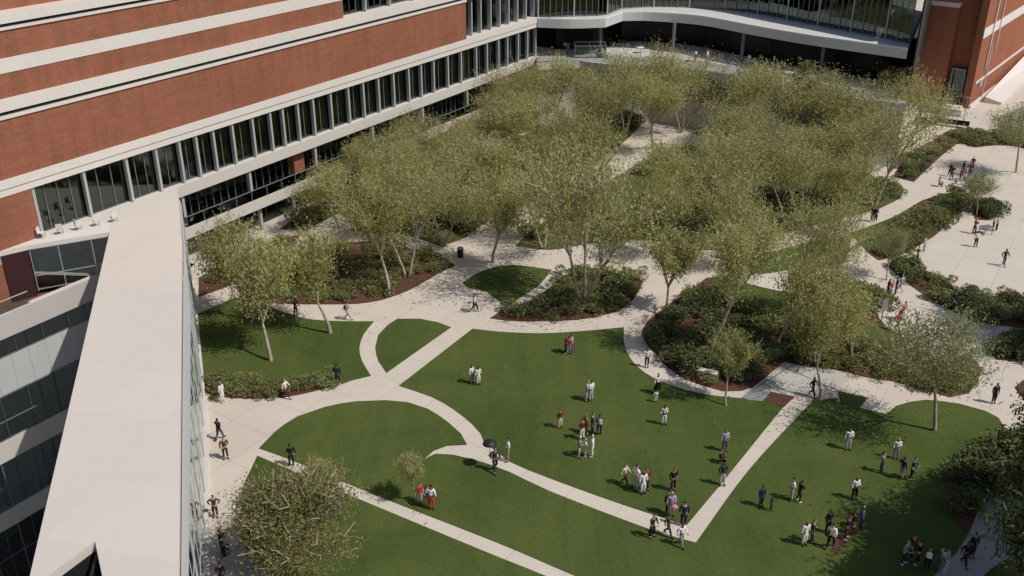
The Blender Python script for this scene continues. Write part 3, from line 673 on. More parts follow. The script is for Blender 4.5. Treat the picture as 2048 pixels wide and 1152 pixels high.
# individually recognisable trees: base pixel, height, proto, label
SP=[((542,722),9.6,TS[0],1.05,'slender tree on the left lawn with a forked pale trunk'),
 ((661,667),8.8,TS[0],1.1,'straight trunked tree at the top edge of the left lawn'),
 ((779,590),11.,TP[0],.95,'tall tree in the shrub bed above the left lawn, leftmost trunk there'),
 ((815,556),11.5,TP[4],.95,'two stemmed tree in the shrub bed above the left lawn'),
 ((1165,606),14.6,TP[2],1.0,'tallest multi stemmed tree rising from the central curved shrub bed'),
 ((1337,634),7.2,TS[1],1.25,'small tree beside the path left of the big shrub bed'),
 ((1419,706),11.8,TP[3],.92,'pale trunked tree among dark shrubs in the big bed'),
 ((1637,652),11.5,TP[1],.8,'tree with a wide V of two bare stems in the big bed'),
 ((1747,412),11.2,TP[4],1.15,'double trunked tree at the right corner of the grove'),
 ((1640,800),8.4,TS[0],.85,'thin airy tree by the paved corner above the right lawn'),
 ((1452,812),5.6,TS[1],.95,'small sapling at the upper right edge of the central lawn'),
 ((836,1006),3.3,TS[1],1.0,'smallest sapling on the lawn beside the people in red'),
 ((1870,862),8.6,TG,.98,'silvery leaved tree on the upper right lawn'),
 ((1772,560),5.0,TG,.75,'small sparse tree at the path crossing on the right plaza'),
 ((1953,432),4.8,TG,.8,'small grey leaved tree at the tip of the long shrub bed'),
 ((2032,345),8.0,TG,.95,'spreading grey tree at the right edge above the round plaza'),
 ((604,1150),5.9,TW,1.2,'large low bushy olive tree at the bottom of the lower left lawn'),
 ((672,1022),3.6,TS[1],1.3,'small rounded tree behind the bushy olive tree by the diagonal path'),
 ((1552,700),8.5,TS[0],1.0,'leaning young tree in the middle of the big shrub bed'),
 ((1700,722),7.5,TS[0],1.15,'broad light crowned tree at the right of the big shrub bed'),
 ((506,640),8.8,TS[0],1.05,'leftmost tree on the left lawn near the building path'),
 ((985,525),9.6,TS[0],1.0,'tree at the path junction left of the dark grass lens'),
 ((2082,1060),7.2,TD,.75,'dark tree at the right edge casting shade over the right lawn')]
for (b,h,pr_,sx,lb) in SP:
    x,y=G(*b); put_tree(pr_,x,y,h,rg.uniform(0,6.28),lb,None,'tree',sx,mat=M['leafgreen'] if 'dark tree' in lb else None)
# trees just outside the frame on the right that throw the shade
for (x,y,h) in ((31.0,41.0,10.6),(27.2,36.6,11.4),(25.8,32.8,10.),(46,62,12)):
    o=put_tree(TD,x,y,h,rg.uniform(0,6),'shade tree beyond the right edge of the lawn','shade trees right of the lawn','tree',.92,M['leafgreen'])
# the grove, in rows
def jit(p,s=1.2): return (p[0]+rg.uniform(-s,s),p[1]+rg.uniform(-s,s))
GROVE=[
 ('grove tree beside the balcony walk at the foot of the brick building','trees along the balcony walk',[(668,452),(745,415),(835,378),(925,340),(790,398)],8.4),
 ('grove tree in the left half of the canopy between the two diagonal paths','trees in the left half of the grove',[(745,478),(840,446),(925,408),(1010,372),(870,500),(985,450),(1090,318),(1010,290),(1060,400),(800,425)],9.8),
 ('grove tree in the back row below the raised terrace','back row of grove trees under the terrace',[(1130,268),(1250,262),(1350,262),(1450,285),(1545,312),(1625,325),(1712,322),(1190,290),(1300,300),(1790,318)],11.0),
 ('grove tree in the middle of the grove right of the long diagonal path','trees in the middle of the grove',[(1180,400),(1430,356),(1520,385),(1340,455),(1450,450),(1610,405),(1550,440)],10.0),
 ('grove tree along the front edge of the grove near the central path','trees along the front of the grove',[(1100,500),(1345,512),(1470,520),(1655,452)],8.8)]
k=0
for lb,gp,pts_,h in GROVE:
    for p in pts_:
        x,y=jit(G(*p),.9)
        put_tree(TP[k%5],x,y,h*rg.uniform(.80,1.04),rg.uniform(0,6.28),lb,gp,'tree',rg.uniform(1.1,1.4)); k+=1
# ------------------------------------------------------------------ shrubs
def shrub_proto(seed,n,mat,tall=1.):
    rng=random.Random(seed); bm=bmesh.new()
    cl=[(Vector((rng.gauss(0,.42),rng.gauss(0,.42),rng.uniform(.2,.75)*tall)),rng.uniform(.28,.5)) for _ in range(9)]
    for i in range(n):
        c,r_=cl[rng.randrange(9)]
        d=Vector((rng.gauss(0,1),rng.gauss(0,1),rng.gauss(.35,1))).normalized(); p=c+d*r_*rng.uniform(.6,1.12)
        if p.z<.02: p.z=rng.uniform(.02,.2)
        leaf(bm,p,(d+Vector((rng.gauss(0,.6),rng.gauss(0,.6),rng.gauss(.2,.6)))).normalized(),rng.uniform(.10,.22),.09,rng)
    for c,_ in cl: tube(bm,(0,0,-.05),c,.03,.012,4,False)
    me=bpy.data.meshes.new('shrub'); bm.to_mesh(me); bm.free(); me.materials.append(mat); return me
SH=[shrub_proto(1,1300,M['shrub']),shrub_proto(2,1300,M['shrub']),shrub_proto(3,1300,M['shrubd'],1.2),shrub_proto(4,1300,M['shrubd'],1.1),shrub_proto(5,1200,M['shruby']),shrub_proto(6,1100,M['shrub'],.8)]
def scatter(key,n,size,protos,label,group,edge=.6,poly=None,seed=1,region=None,tries=4000):
    rng=random.Random(seed); P_=poly or BEDS[key]; xs=[p[0] for p in P_];ys=[p[1] for p in P_]; got=[]
    reg=[G(*p) for p in region] if region else None
    md=size*.95
    for _ in range(tries):
        if len(got)>=n: break
        p=(rng.uniform(min(xs),max(xs)),rng.uniform(min(ys),max(ys)))
        if not inside(p,P_) or edge_dist(p,P_)<edge*size*.5: continue
        if reg and not inside(p,reg): continue
        if any((p[0]-q[0])**2+(p[1]-q[1])**2<md*md for q in got): md*=.9985; continue
        got.append(p)
        o=bpy.data.objects.new('shrub',SH[rng.choice(protos)]); C.objects.link(o)
        s=size*rng.uniform(.62,1.1); o.location=(p[0],p[1],.05); o.scale=(s,s,s*rng.uniform(.55,.85)); o.rotation_euler=(0,0,rng.uniform(0,6.28))
        tag(o,label,'shrub',group)
S_=scatter
S_('edge',16,.95,[0,1,5,4],'low round green shrub in the mulch strip below the left lawn','shrubs below the left lawn',.9,seed=2)
S_('walk',6,1.1,[0,4,5],'yellow green shrub in the bed beside the building walk','shrubs beside the building walk',.8,seed=3)
S_('tri',44,1.15,[0,1,4,5],'green shrub in the pointed bed above the left lawn','shrubs in the pointed bed',.9,seed=4)
S_('mid',26,1.2,[0,1,5,2],'green shrub at the foot of the multi stemmed tree in the central bed','shrubs in the central curved bed',.9,seed=5)
S_('big',38,1.4,[2,3,3,0],'dark green shrub in the left half of the big curved bed','dark shrubs in the big bed',1.0,seed=6,region=[(1280,600),(1420,590),(1560,650),(1640,700),(1640,745),(1560,750),(1480,800),(1280,780)])
S_('big',26,1.25,[4,4,1],'lighter green shrub in the right half of the big bed','light shrubs in the big bed',.9,seed=7,region=[(1620,640),(1700,690),(1820,712),(1990,700),(1970,800),(1640,745)])
for (p,s) in (((1712,602),2.1),((1735,612),1.8),((1690,612),1.7)):
    x,y=G(*p); o=bpy.data.objects.new('shrub',SH[1]); C.objects.link(o); o.location=(x,y,.05); o.scale=(s,s,s*.9)
    tag(o,'large rounded green shrub at the path corner of the big bed','shrub','large shrubs at the path corner')
S_('long',30,1.3,[0,1,4,0],'mid green shrub in the long bed between two pale paths','shrubs in the long bed',.9,seed=8,region=[(1768,512),(1762,535),(1960,470),(1990,380),(1905,396),(1840,437),(1795,470)])
S_('hedge',34,1.25,[2,1,3,0],'dark green shrub in the curved hedge below the round plaza','shrubs in the curved hedge',.75,seed=9)
S_('right',9,1.5,[2,3],'dark shrub in the small bed at the right edge','shrubs in the right edge bed',.8,seed=10)
S_('top',24,1.2,[0,1,2],'green shrub in the strip bed above the round plaza','shrubs above the round plaza',.9,seed=11)
S_('grove',30,1.9,[2,3,0,1],'wide dark shrub under the grove trees on the right','understorey shrubs under the grove',.7,seed=12)
S_('leftgrove',24,1.8,[2,1,0],'wide shrub under the left half of the grove','understorey shrubs in the left grove',.7,seed=14)
S_('farleft',7,1.7,[2,0],'shrub under the trees by the balcony walk','shrubs by the balcony walk',.6,seed=15)
S_('rightlawn',7,1.4,[2,3],'dark shrub in the shaded bed at the right of the lawn','shrubs at the right of the lawn',.7,seed=16)
S_('darkright',8,2.0,[2,3],'big dark shrub at the right edge beside the shaded pavement','big shrubs at the right edge',.5,seed=17)
S_('willow',6,1.0,[0,3],'small shrub under the bushy olive tree at the bottom left','shrubs under the bushy olive tree',.5,seed=18)
pl_=[(1946,424),(1958,410),(1990,408),(2008,412),(1996,428),(1975,440),(1952,440)]
PB=bed(pl_); scatter(None,6,1.2,[2,3],'dark shrub in the small island bed on the round plaza','shrubs in the plaza island bed',.5,poly=PB,seed=19)
rl_=random.Random(42); bm=bmesh.new()
for (b,h,pr_,sx,lb) in SP[:22]:
    cx_,cy_=G(*b)
    for _ in range(45):
        a_=rl_.uniform(0,6.28); r_=abs(rl_.gauss(0,h*.32)); p=Vector((cx_+r_*math.cos(a_),cy_+r_*math.sin(a_),.085))
        if p.x<-26 and p.y<70: continue
        leaf(bm,p,Vector((rl_.gauss(0,1),rl_.gauss(0,1),.15)).normalized(),rl_.uniform(.08,.2),.09,rl_)
tag(fin(bm,'leaf_litter',M['leafdk'],recalc=False),'loose fallen leaves scattered on paving and grass under the trees','leaves',kind='stuff')
# ------------------------------------------------------------------ street furniture
def table(px,py,z,label,cat='table'):
    x,y=G(px,py,z); t=thing('cafe_table',label,cat,(x,y,z))
    bm=bmesh.new(); tube(bm,(0,0,.72),(0,0,.76),.5,.5,20); fin(bm,'table_top',M['whitep'],t)
    bm=bmesh.new(); tube(bm,(0,0,.04),(0,0,.72),.04,.04,8); fin(bm,'pedestal',M['metal'],t)
    bm=bmesh.new(); tube(bm,(0,0,0),(0,0,.04),.25,.25,14); fin(bm,'base',M['metal'],t)
table(1577,157,7.4,'round white table on the terrace beside the planter bush')
table(1645,161,7.4,'round white table on the dark terrace right of the planter bush')
table(1280,106,7.4,'round white table far back on the terrace above the grove')
for (px,py,lb) in ((1612,160,'leafy planter box on the middle of the terrace'),(1770,182,'leafy planter box at the right end of the terrace')):
    x,y=G(px,py,7.4); t=thing('planter',lb,'planter',(x,y,7.4))
    boxes('box',[(-.9,.9,-.4,.4,0,.55)],M['wall_grey'],t); o=link('bush',SH[4],t); o.location=(0,0,.5); o.scale=(1.1,.8,1.5)
def bin_(px,py,lb):
    x,y=G(px,py); t=thing('litter_bin',lb,'bin',(x,y,0))
    bm=bmesh.new(); tube(bm,(0,0,0),(0,0,.85),.26,.29,16); fin(bm,'body',M['black'],t)
    bm=bmesh.new(); tube(bm,(0,0,.85),(0,0,.93),.31,.24,16); fin(bm,'lid',M['metal'],t)
bin_(921,514,'black litter bin where the paths meet above the pointed bed')
x,y=G(1388,752); A=Vector((x,y));B=Vector(G(1432,762)); t=thing('stone_bench','pale stone bench in the mulch beside the curved path','bench',(x,y,.05),math.atan2((B-A).y,(B-A).x))
boxes('seat',[(0,(B-A).length,0,.55,.32,.45)],M['white'],t)
for k in(.1,.8): boxes('leg',[((B-A).length*k,(B-A).length*k+.2,.08,.47,0,.32)],M['white'],t)
def signpost(px,py,h,lb,name='sign_post',col='metal'):
    x,y=G(px,py); t=thing(name,lb,'sign',(x,y,0),.4)
    bm=bmesh.new(); tube(bm,(0,0,0),(0,0,h),.045,.04,8); fin(bm,'pole',M[col],t)
    boxes('sign_panel',[(-.28,.28,-.06,-.045,h-.85,h-.05)],M[col],t)
    bm=bmesh.new(); tube(bm,(0,0,0),(0,0,.05),.14,.14,10); fin(bm,'base',M[col],t)
signpost(1762,646,2.2,'thin grey sign post at the kerb beside the big bed')
def lamp(px,py,h,lb):
    x,y=G(px,py); t=thing('street_lamp',lb,'lamp',(x,y,0))
    bm=bmesh.new(); tube(bm,(0,0,0),(0,0,h),.06,.045,8); fin(bm,'pole',M['metal'],t)
    bm=bmesh.new(); tube(bm,(0,0,h),(0,0,h+.1),.05,.28,14); tube(bm,(0,0,h+.1),(0,0,h+.16),.3,.3,14); fin(bm,'lamp_head',M['metal'],t)
    bm=bmesh.new(); tube(bm,(0,0,0),(0,0,.2),.12,.12,10); fin(bm,'base',M['metal'],t)
lamp(1926,246,3.2,'short lamp post beside the path below the right brick building')
# crate table on the plaza
x,y=G(1970,468); t=thing('display_board','small grey square display table among people on the round plaza','table',(x,y,0),.3)
boxes('top',[(-.55,.55,-.4,.4,.7,.76)],M['metal'],t)
for a in(-.5,.44):
    for b in(-.36,.3): boxes('leg',[(a,a+.06,b,b+.06,0,.7)],M['metal'],t)
# two easel like boards leaning in the loop path junction
def board(px,py,rz,lb,hh=.8,wd=.28):
    x,y=G(px,py); t=thing('folding_sign',lb,'sign',(x,y,0),rz)
    for s in(-1,1):
        bm=bmesh.new(); q=[(-wd/2,s*.3,0),(wd/2,s*.3,0),(wd/2,s*.02,hh),(-wd/2,s*.02,hh)]
        v=[bm.verts.new(p) for p in q]+[bm.verts.new((p[0],p[1]+s*.03,p[2])) for p in q]
        for f in((0,1,2,3),(7,6,5,4),(0,4,5,1),(1,5,6,2),(2,6,7,3),(3,7,4,0)): bm.faces.new([v[i] for i in f])
        fin(bm,'board',M['metal'],t)
# umbrella over the walker
x,y=G(988,938); t=thing('umbrella','open black umbrella held over a walker at the path junction','umbrella',(x-.25,y+.1,.9),0); 
bm=bmesh.new(); tube(bm,(0,0,0),(0,0,1.15),.015,.015,6); fin(bm,'shaft',M['black'],t)
bm=bmesh.new(); rings=[]
for j in range(5):
    a=j/4*1.25; rings.append([bm.verts.new((.46*math.sin(a)*math.cos(6.283*i/16),.46*math.sin(a)*math.sin(6.283*i/16),1.15-.38*(1-math.cos(a)))) for i in range(16)] if j else [bm.verts.new((0,0,1.17))])
for i in range(16):
    bm.faces.new((rings[0][0],rings[1][i],rings[1][(i+1)%16]))
    for j in range(1,4): bm.faces.new((rings[j][i],rings[j+1][i],rings[j+1][(i+1)%16],rings[j][(i+1)%16]))
fin(bm,'canopy',M['black'],t)
# bicycle
x,y=G(944,624); t=thing('bicycle','dark bicycle beside the person in white on the sunny crossing','bicycle',(x,y,0),.2)
def wheel(cx_):
    bm=bmesh.new()
    for i in range(18):
        a=6.283*i/18;b=6.283*(i+1)/18; tube(bm,(cx_+.33*math.cos(a),0,.34+.33*math.sin(a)),(cx_+.33*math.cos(b),0,.34+.33*math.sin(b)),.02,.02,5)
    w_=fin(bm,'wheel',M['black'],t)
    bm=bmesh.new()
    for i in range(8):
        a=6.283*i/8; tube(bm,(cx_,0,.34),(cx_+.32*math.cos(a),0,.34+.32*math.sin(a)),.004,.004,3)
    fin(bm,'spokes',M['metal'],w_)
wheel(-.5);wheel(.5)
bm=bmesh.new()
for a,b in (((-.5,0,.34),(-.05,0,.32)),((-.05,0,.32),(-.2,0,.85)),((-.2,0,.8),(.36,0,.82)),((-.05,0,.32),(.38,0,.78)),((-.5,0,.34),(-.18,0,.78)),((.5,0,.34),(.34,0,.95))): tube(bm,a,b,.018,.018,6)
fin(bm,'frame',M['metal'],t)
boxes('saddle',[(-.32,-.08,-.06,.06,.86,.92)],M['black'],t); boxes('handlebar',[(.3,.34,-.26,.26,.95,.98)],M['black'],t)
# ------------------------------------------------------------------ people
def skin(name,chains,sub=1):
    """chains: list of (points, radii, links) ; the first chain carries the root"""
    vs=[];es=[];rs=[];roots=[]
    for pts,rad,edg in chains:
        b=len(vs); roots.append(b); vs+=pts; rs+=rad; es+=[(a+b,c+b) for a,c in edg]
    me=bpy.data.meshes.new(name+'_s'); me.from_pydata(vs,es,[]); o=bpy.data.objects.new(name+'_s',me); C.objects.link(o)
    o.modifiers.new('s','SKIN')
    sv=me.skin_vertices[0].data
    for i,r_ in enumerate(rs): sv[i].radius=r_ if isinstance(r_,tuple) else (r_,r_); sv[i].use_root=False
    for b in roots: sv[b].use_root=True
    if sub: m=o.modifiers.new('u','SUBSURF'); m.levels=sub
    dg=bpy.context.evaluated_depsgraph_get(); dg.update()
    out=bpy.data.meshes.new_from_object(o.evaluated_get(dg)); out.name=name
    for p in out.polygons: p.use_smooth=True
    bpy.data.objects.remove(o); bpy.data.meshes.remove(me)
    return out
MM={k:newmat('cloth_'+k,c,.85,spec=.15) for k,c in dict(white=(.74,.72,.70),cream=(.60,.55,.47),grey=(.24,.24,.26),lgrey=(.42,.43,.46),black=(.014,.014,.017),navy=(.022,.028,.060),blue=(.09,.13,.30),lav=(.36,.34,.48),red=(.46,.05,.035),maroon=(.13,.028,.030),pink=(.60,.26,.30),tan=(.33,.20,.09),brown=(.085,.05,.035),denim=(.06,.085,.15),dark=(.035,.035,.042),khaki=(.30,.26,.18)).items()}
SK=[newmat('skin_light',(.52,.32,.23),.55),newmat('skin_mid',(.33,.18,.11),.55),newmat('skin_dark',(.12,.065,.042),.55)]
HR={k:newmat('hair_'+k,c,.6) for k,c in dict(black=(.012,.010,.010),brown=(.06,.032,.018),red=(.35,.07,.025),blond=(.33,.22,.10),grey=(.35,.34,.33),white=(.7,.69,.67),navy=(.03,.04,.09)).items()}
EYE=newmat('eye_dark',(.01,.01,.01),.3)
def person_proto(pose,legwear,longtop=False):
    """faces -Y"""
    V=lambda *a:tuple(a)
    hz=.93; sh=1.43; lean=0
    L_={};  # leg joints
    if pose=='stand':  kn=[(-.10,-.01,.50),(.11,-.03,.50)]; an=[(-.10,.03,.085),(.13,.0,.085)]
    elif pose=='walk': kn=[(-.10,-.17,.53),(.10,.0,.49)]; an=[(-.10,-.27,.10),(.10,.30,.15)]
    elif pose=='bent': kn=[(-.12,-.05,.50),(.12,-.05,.50)]; an=[(-.14,.03,.085),(.14,.03,.085)]; lean=.10
    elif pose=='sit':  kn=[(-.15,-.38,.42),(.15,-.34,.42)]; an=[(-.14,-.22,.08),(.15,-.20,.08)]; hz=.30; sh=.80
    else: kn=[(-.10,-.02,.50),(.10,-.02,.50)]; an=[(-.09,.03,.085),(.09,.03,.085)]
    dz=sh-1.43
    y=lambda z:-lean*max(0,(z-hz))
    if pose=='walk': el=[(-.24,.14,1.17),(.24,-.10,1.17)]; wr=[(-.23,.10,.93),(.22,-.26,1.02)]
    elif pose=='bent': el=[(-.23,-.12,1.17),(.23,-.10,1.17)]; wr=[(-.12,-.33,1.14),(.13,-.33,1.10)]
    elif pose=='stand': el=[(-.245,.03,1.15),(.26,.05,1.16)]; wr=[(-.25,-.04,.90),(.12,-.17,1.10)]
    elif pose=='akimbo': el=[(-.36,.06,1.20),(.36,.06,1.20)]; wr=[(-.20,-.03,1.02),(.20,-.03,1.02)]
    elif pose=='sit': el=[(-.24,-.06,.56),(.24,-.08,.56)]; wr=[(-.14,-.28,.50),(.14,-.28,.50)]
    else: el=[(-.235,.02,1.15),(.235,.02,1.15)]; wr=[(-.24,-.03,.90),(.24,-.03,.90)]
    pel=V(0,0,hz);wa=V(0,y(hz+.17),hz+.17);ch=V(0,y(hz+.36),hz+.36);nb=V(0,y(sh+.02),sh+.03);nk=V(0,y(sh+.1)-.005,sh+.09);hd=V(0,y(sh+.2)-.02,sh+.175);hc=V(0,y(sh+.25)-.015,sh+.255)
    pts=[pel,wa,ch,nb,nk,hd,hc]; rad=[(.125,.10),(.115,.09),(.145,.105),(.075,.06),(.052,.052),(.072,.085),(.066,.075)]
    ed=[(0,1),(1,2),(2,3),(3,4),(4,5),(5,6)]
    chains=[]
    for k,s in ((0,-1),(1,1)):
        b=len(pts); hip=(s*.09,0,hz-.07)
        toe=(an[k][0]+s*.02,an[k][1]-.17,.035 if pose!='walk' or k==0 else .06)
        pts+=[hip,kn[k],an[k],toe]; rad+=[.085,.055,.036,(.036,.028)]; ed+=[(0,b),(b,b+1),(b+1,b+2),(b+2,b+3)]
        b=len(pts); shp=(s*.175,y(sh),sh-.02)
        hand=tuple(wr[k][i]+(wr[k][i]-el[k][i])*.32 for i in range(3))
        pts+=[shp,el[k],wr[k],hand]; rad+=[.056,.042,.028,(.036,.018)]; ed+=[(2,b),(b,b+1),(b+1,b+2),(b+2,b+3)]
        d=Vector(hand)-Vector(wr[k]); d.normalize(); side=Vector((0,1,0)).cross(d) if abs(d.y)<.8 else Vector((1,0,0)); side=d.cross(Vector((1,0,0))); side.normalize()
        h=Vector(hand)
        for j,(o_,l_) in enumerate(((-.027,.062),(-.009,.078),(.009,.072),(.026,.055))):
            a=h+side*o_-d*.015; m1=a+d*l_*.6; m2=a+d*l_+Vector((-s*.018,0,0))
            chains.append(([tuple(a),tuple(m1),tuple(m2)],[.0095,.0085,.007],[(0,1),(1,2)]))
        a=h-side*.025-d*.045; m1=a-side*.03+d*.025; m2=m1+d*.03
        chains.append(([tuple(a),tuple(m1),tuple(m2)],[.011,.010,.008],[(0,1),(1,2)]))
    # nose and ears
    hv=Vector(hd)
    chains.append(([tuple(hv+Vector((0,-.075,.02))),tuple(hv+Vector((0,-.102,-.01)))],[.010,.013],[(0,1)]))
    for s in(-1,1): chains.append(([tuple(hv+Vector((s*.068,0,.025))),tuple(hv+Vector((s*.078,.008,-.015)))],[.012,.010],[(0,1)]))
    body=skin('body',[(pts,rad,ed)]+chains,1)
    # shirt / coat
    tp=[pel if not longtop else V(0,0,hz-.02),wa,ch,nb]; trd=[(.148,.118),(.135,.108),(.165,.125),(.085,.07)]; te_=[(0,1),(1,2),(2,3)]
    if longtop: tp.append((0,.0,hz-.26)); trd.append((.165,.135)); te_.append((0,4))
    for k,s in((0,-1),(1,1)):
        b=len(tp); wl_=tuple(el[k][i]+(wr[k][i]-el[k][i])*.9 for i in range(3))
        tp+=[(s*.18,y(sh),sh-.02),el[k],wl_]; trd+=[.07,.055,.042]; te_+=[(2,b),(b,b+1),(b+1,b+2)]
    top=skin('shirt' if not longtop else 'coat',[(tp,trd,te_)],1)
    # leg wear
    if legwear=='skirt':
        bm=bmesh.new(); n=16; prev=None
        for z,r_ in((hz+.10,.13),(hz-.05,.17),(hz-.28,.21),(hz-.52,.26)):
            ring=[bm.verts.new((r_*1.1*math.cos(6.283*i/n),r_*.9*math.sin(6.283*i/n)*(1+.08*math.cos(5*i)),z)) for i in range(n)]
            if prev:
                for i in range(n): bm.faces.new((prev[i],ring[i],ring[(i+1)%n],prev[(i+1)%n]))
            prev=ring
        bm.faces.new(prev[::-1]) if False else None
        me=bpy.data.meshes.new('skirt'); bm.to_mesh(me); bm.free(); leg=me
        for p in leg.polygons: p.use_smooth=True
    else:
        lp=[(0,0,hz+.05),(0,0,hz-.01)]; lr=[(.135,.108),(.14,.112)]; le=[(0,1)]
        for k,s in((0,-1),(1,1)):
            b=len(lp); a_=tuple(kn[k][i]+(an[k][i]-kn[k][i])*.93 for i in range(3))
            lp+=[(s*.095,0,hz-.08),kn[k],a_]; lr+=[.10,.073,.058]; le+=[(1,b),(b,b+1),(b+1,b+2)]
        leg=skin('trousers',[(lp,lr,le)],1)
    hv=Vector(hc)
    hair=skin('hair',[([tuple(hv+Vector((0,-.035,.03))),tuple(hv+Vector((0,.03,.01))),tuple(hv+Vector((0,.055,-.07)))],[(.078,.05),(.085,.06),(.07,.04)],[(0,1),(1,2)])],1)
    shoes=[]
    for k,s in((0,-1),(1,1)):
        a=Vector(an[k]); t=Vector((an[k][0]+s*.02,an[k][1]-.19,.045 if pose!='walk' or k==0 else .065))
        shoes.append(skin('shoe',[([tuple(a+Vector((0,.03,-.04))),tuple(a.lerp(t,.5)+Vector((0,0,-.012))),tuple(t)],[(.048,.042),(.050,.04),(.045,.03)],[(0,1),(1,2)])],1))
    bm=bmesh.new(); hdv=Vector(hd)
    for s in(-1,1):
        bmesh.ops.create_uvsphere(bm,u_segments=6,v_segments=4,radius=.011,matrix=Matrix.Translation(hdv+Vector((s*.03,-.078,.03))))
    box(bm,hdv.x-.022,hdv.x+.022,hdv.y-.082,hdv.y-.07,hdv.z-.045,hdv.z-.038)
    ey=bpy.data.meshes.new('face_features'); bm.to_mesh(ey); bm.free(); ey.materials.append(EYE)
    for m_ in [body,top,leg,hair]+shoes:
        m_.materials.clear(); m_.materials.append(MM['grey'])
    return dict(body=body,top=top,leg=leg,hair=hair,shoes=shoes,ey=ey,long=longtop,kind=legwear)
PR={}
for ps in ('stand','walk','bent','akimbo','sit'):
    PR[ps]=person_proto(ps,'trousers')
PR['coat']=person_proto('plain','trousers',True)
PR['skirt']=person_proto('plain','skirt')
def put(o,mat): o.material_slots[0].link='OBJECT'; o.material_slots[0].material=mat; return o
rp=random.Random(77)
packm=bpy.data.meshes.new('backpack'); bm=bmesh.new(); box(bm,-.15,.15,0,.16,0,.42); bmesh.ops.bevel(bm,geom=bm.edges[:],offset=.045,segments=2,affect='EDGES'); bm.to_mesh(packm); bm.free(); packm.materials.append(MM['black'])
strapm=bpy.data.meshes.new('strap'); bm=bmesh.new()
for s in(-1,1): tube(bm,(s*.09,.0,.36),(s*.10,-.24,.30),.015,.015,5); tube(bm,(s*.10,-.24,.30),(s*.1,0,.06),.015,.015,5)
bm.to_mesh(strapm); bm.free(); strapm.materials.append(MM['dark'])
def person(px,py,top,leg,label,pose='stand',hair='black',rz=None,h=1.0,z=0,pack=None,group=None):
    x,y=G(px,py,z); p=PR[pose]
    if rz is None: rz=rp.uniform(0,6.28)
    t=thing('person',label,'person',(x,y,z+(.04 if z==0 else .0)),rz,group); k=.9*h*rp.uniform(.97,1.05); t.scale=(k*1.08,k*1.08,k)
    sk=rp.choice(SK)
    put(link('body',p['body'],t),sk)
    put(link('coat' if p['long'] else 'shirt',p['top'],t),MM[top])
    put(link(p['kind'],p['leg'],t),MM[leg])
    put(link('hair',p['hair'],t),HR[hair])
    sm=rp.choice([MM['black'],MM['white'],MM['brown'],MM['black']])
    for s in p['shoes']: put(link('shoe',s,t),sm)
    link('face_features',p['ey'],t)
    if pack:
        o=thing('backpack',pack[1],'backpack',t.location,rz); o.scale=t.scale
        a=link('bag',packm,o); a.location=(0,.12,1.02); put(a,MM[pack[0]]); b=link('strap',strapm,o); b.location=(0,.12,1.02)
    return t
q=person
# left walk
q(446,805,'white','white','person in long white coat on the left walk by the mulch strip','coat','blond',1.2)
q(573,797,'white','dark','person in white top walking at the edge of the left mulch strip','walk','blond',1.4)
q(676,771,'navy','navy','person in dark navy suit standing at the right end of the left mulch strip','stand','black',3.0,1.08)
q(440,880,'dark','denim','long haired person in dark top walking near the glass side of the link','walk','black',2.8,1.05)
q(452,918,'brown','dark','person in brown jacket with bag just below the walker in dark top','stand','brown',.5)
q(432,1035,'brown','black','person with wide open dark jacket alone on the left walk','akimbo','black',.2)
q(446,1110,'black','black','taller of the two close people near the bottom of the left walk','stand','black',2.,1.1)
q(455,1112,'lgrey','dark','person in grey top huddled against a taller person in black','bent','black',4.2,.98)
q(446,1172,'dark','dark','person cut by the bottom edge of the picture on the left walk','coat','black',3.1)
q(696,640,'grey','lgrey','person in grey with a blue backpack on the shaded path by the left lawn','walk','black',1.6,pack=('navy','navy blue backpack worn on the shaded path by the left lawn'))
q(592,632,'dark','dark','dim figure in dark clothes in the tree shade left of the backpacker','bent','black',1.)
q(949,624,'white','black','person in white shirt with a bicycle on the sunny path crossing','walk','black',2.2,1.05)
q(502,499,'white','dark','person in white top at the foot of the brick building','stand','black',0.,1.05)
q(584,932,'black','black','person in black half hidden by the bushy olive tree','stand','black')
# main lawn
q(944,768,'white','grey','left person of the pair in white at the left of the central lawn','stand','black',1.)
q(957,770,'white','white','right person of the pair in white, all in white','coat','black',.7,.95)
q(1131,707,'dark','dark','left of the trio huddled at the top of the central lawn','bent','brown',1.2)
q(1137,709,'red','grey','middle person in red top of the trio at the top of the central lawn','bent','black',0.)
q(1144,707,'lgrey','denim','right person in blue jeans of the trio at the top of the central lawn','bent','black',4.6)
q(1173,802,'lgrey','lgrey','left person in pale grey of the close pair mid lawn','bent','blond',1.2)
q(1182,803,'white','lgrey','right person in white shirt of the close pair mid lawn','stand','black',4.,1.05)
q(1314,788,'white','black','person in white top and dark skirt near the curved path','skirt','black',.4)
q(1311,805,'white','white','small child in white in front of the person in dark skirt','stand','brown',.2,.62)
q(1120,857,'maroon','cream','person in maroon top and pale trousers standing alone on the central lawn','stand','brown',.8)
q(1327,850,'cream','white','person in cream outfit alone beside the sapling shadow','stand','black',.2)
q(1293,735,'white','black','person in white shirt with hands on hips on the curved path','akimbo','black',.1,1.05)
q(1164,880,'maroon','white','person in dark top and white trousers facing the tan dressed one','stand','brown',3.8)
q(1171,868,'tan','tan','person dressed in tan in the group at the middle of the lawn','coat','blond',2.)
q(1184,872,'navy','navy','person in navy suit in the group at the middle of the lawn','coat','black',1.6,1.08)
q(1198,870,'dark','navy','person in dark clothes with a pale backpack right in the middle group','stand','black',3.4,pack=('lgrey','pale grey backpack on the right person of the middle group'))
q(1157,915,'grey','lgrey','person in grey at the left of the white clad trio','bent','white',1.5)
q(1169,912,'white','cream','bending person in the middle of the white clad trio','bent','white',1.7,.82)
q(1184,914,'white','white','person in long white robe at the right of the white clad trio','coat','white',4.6,1.05)
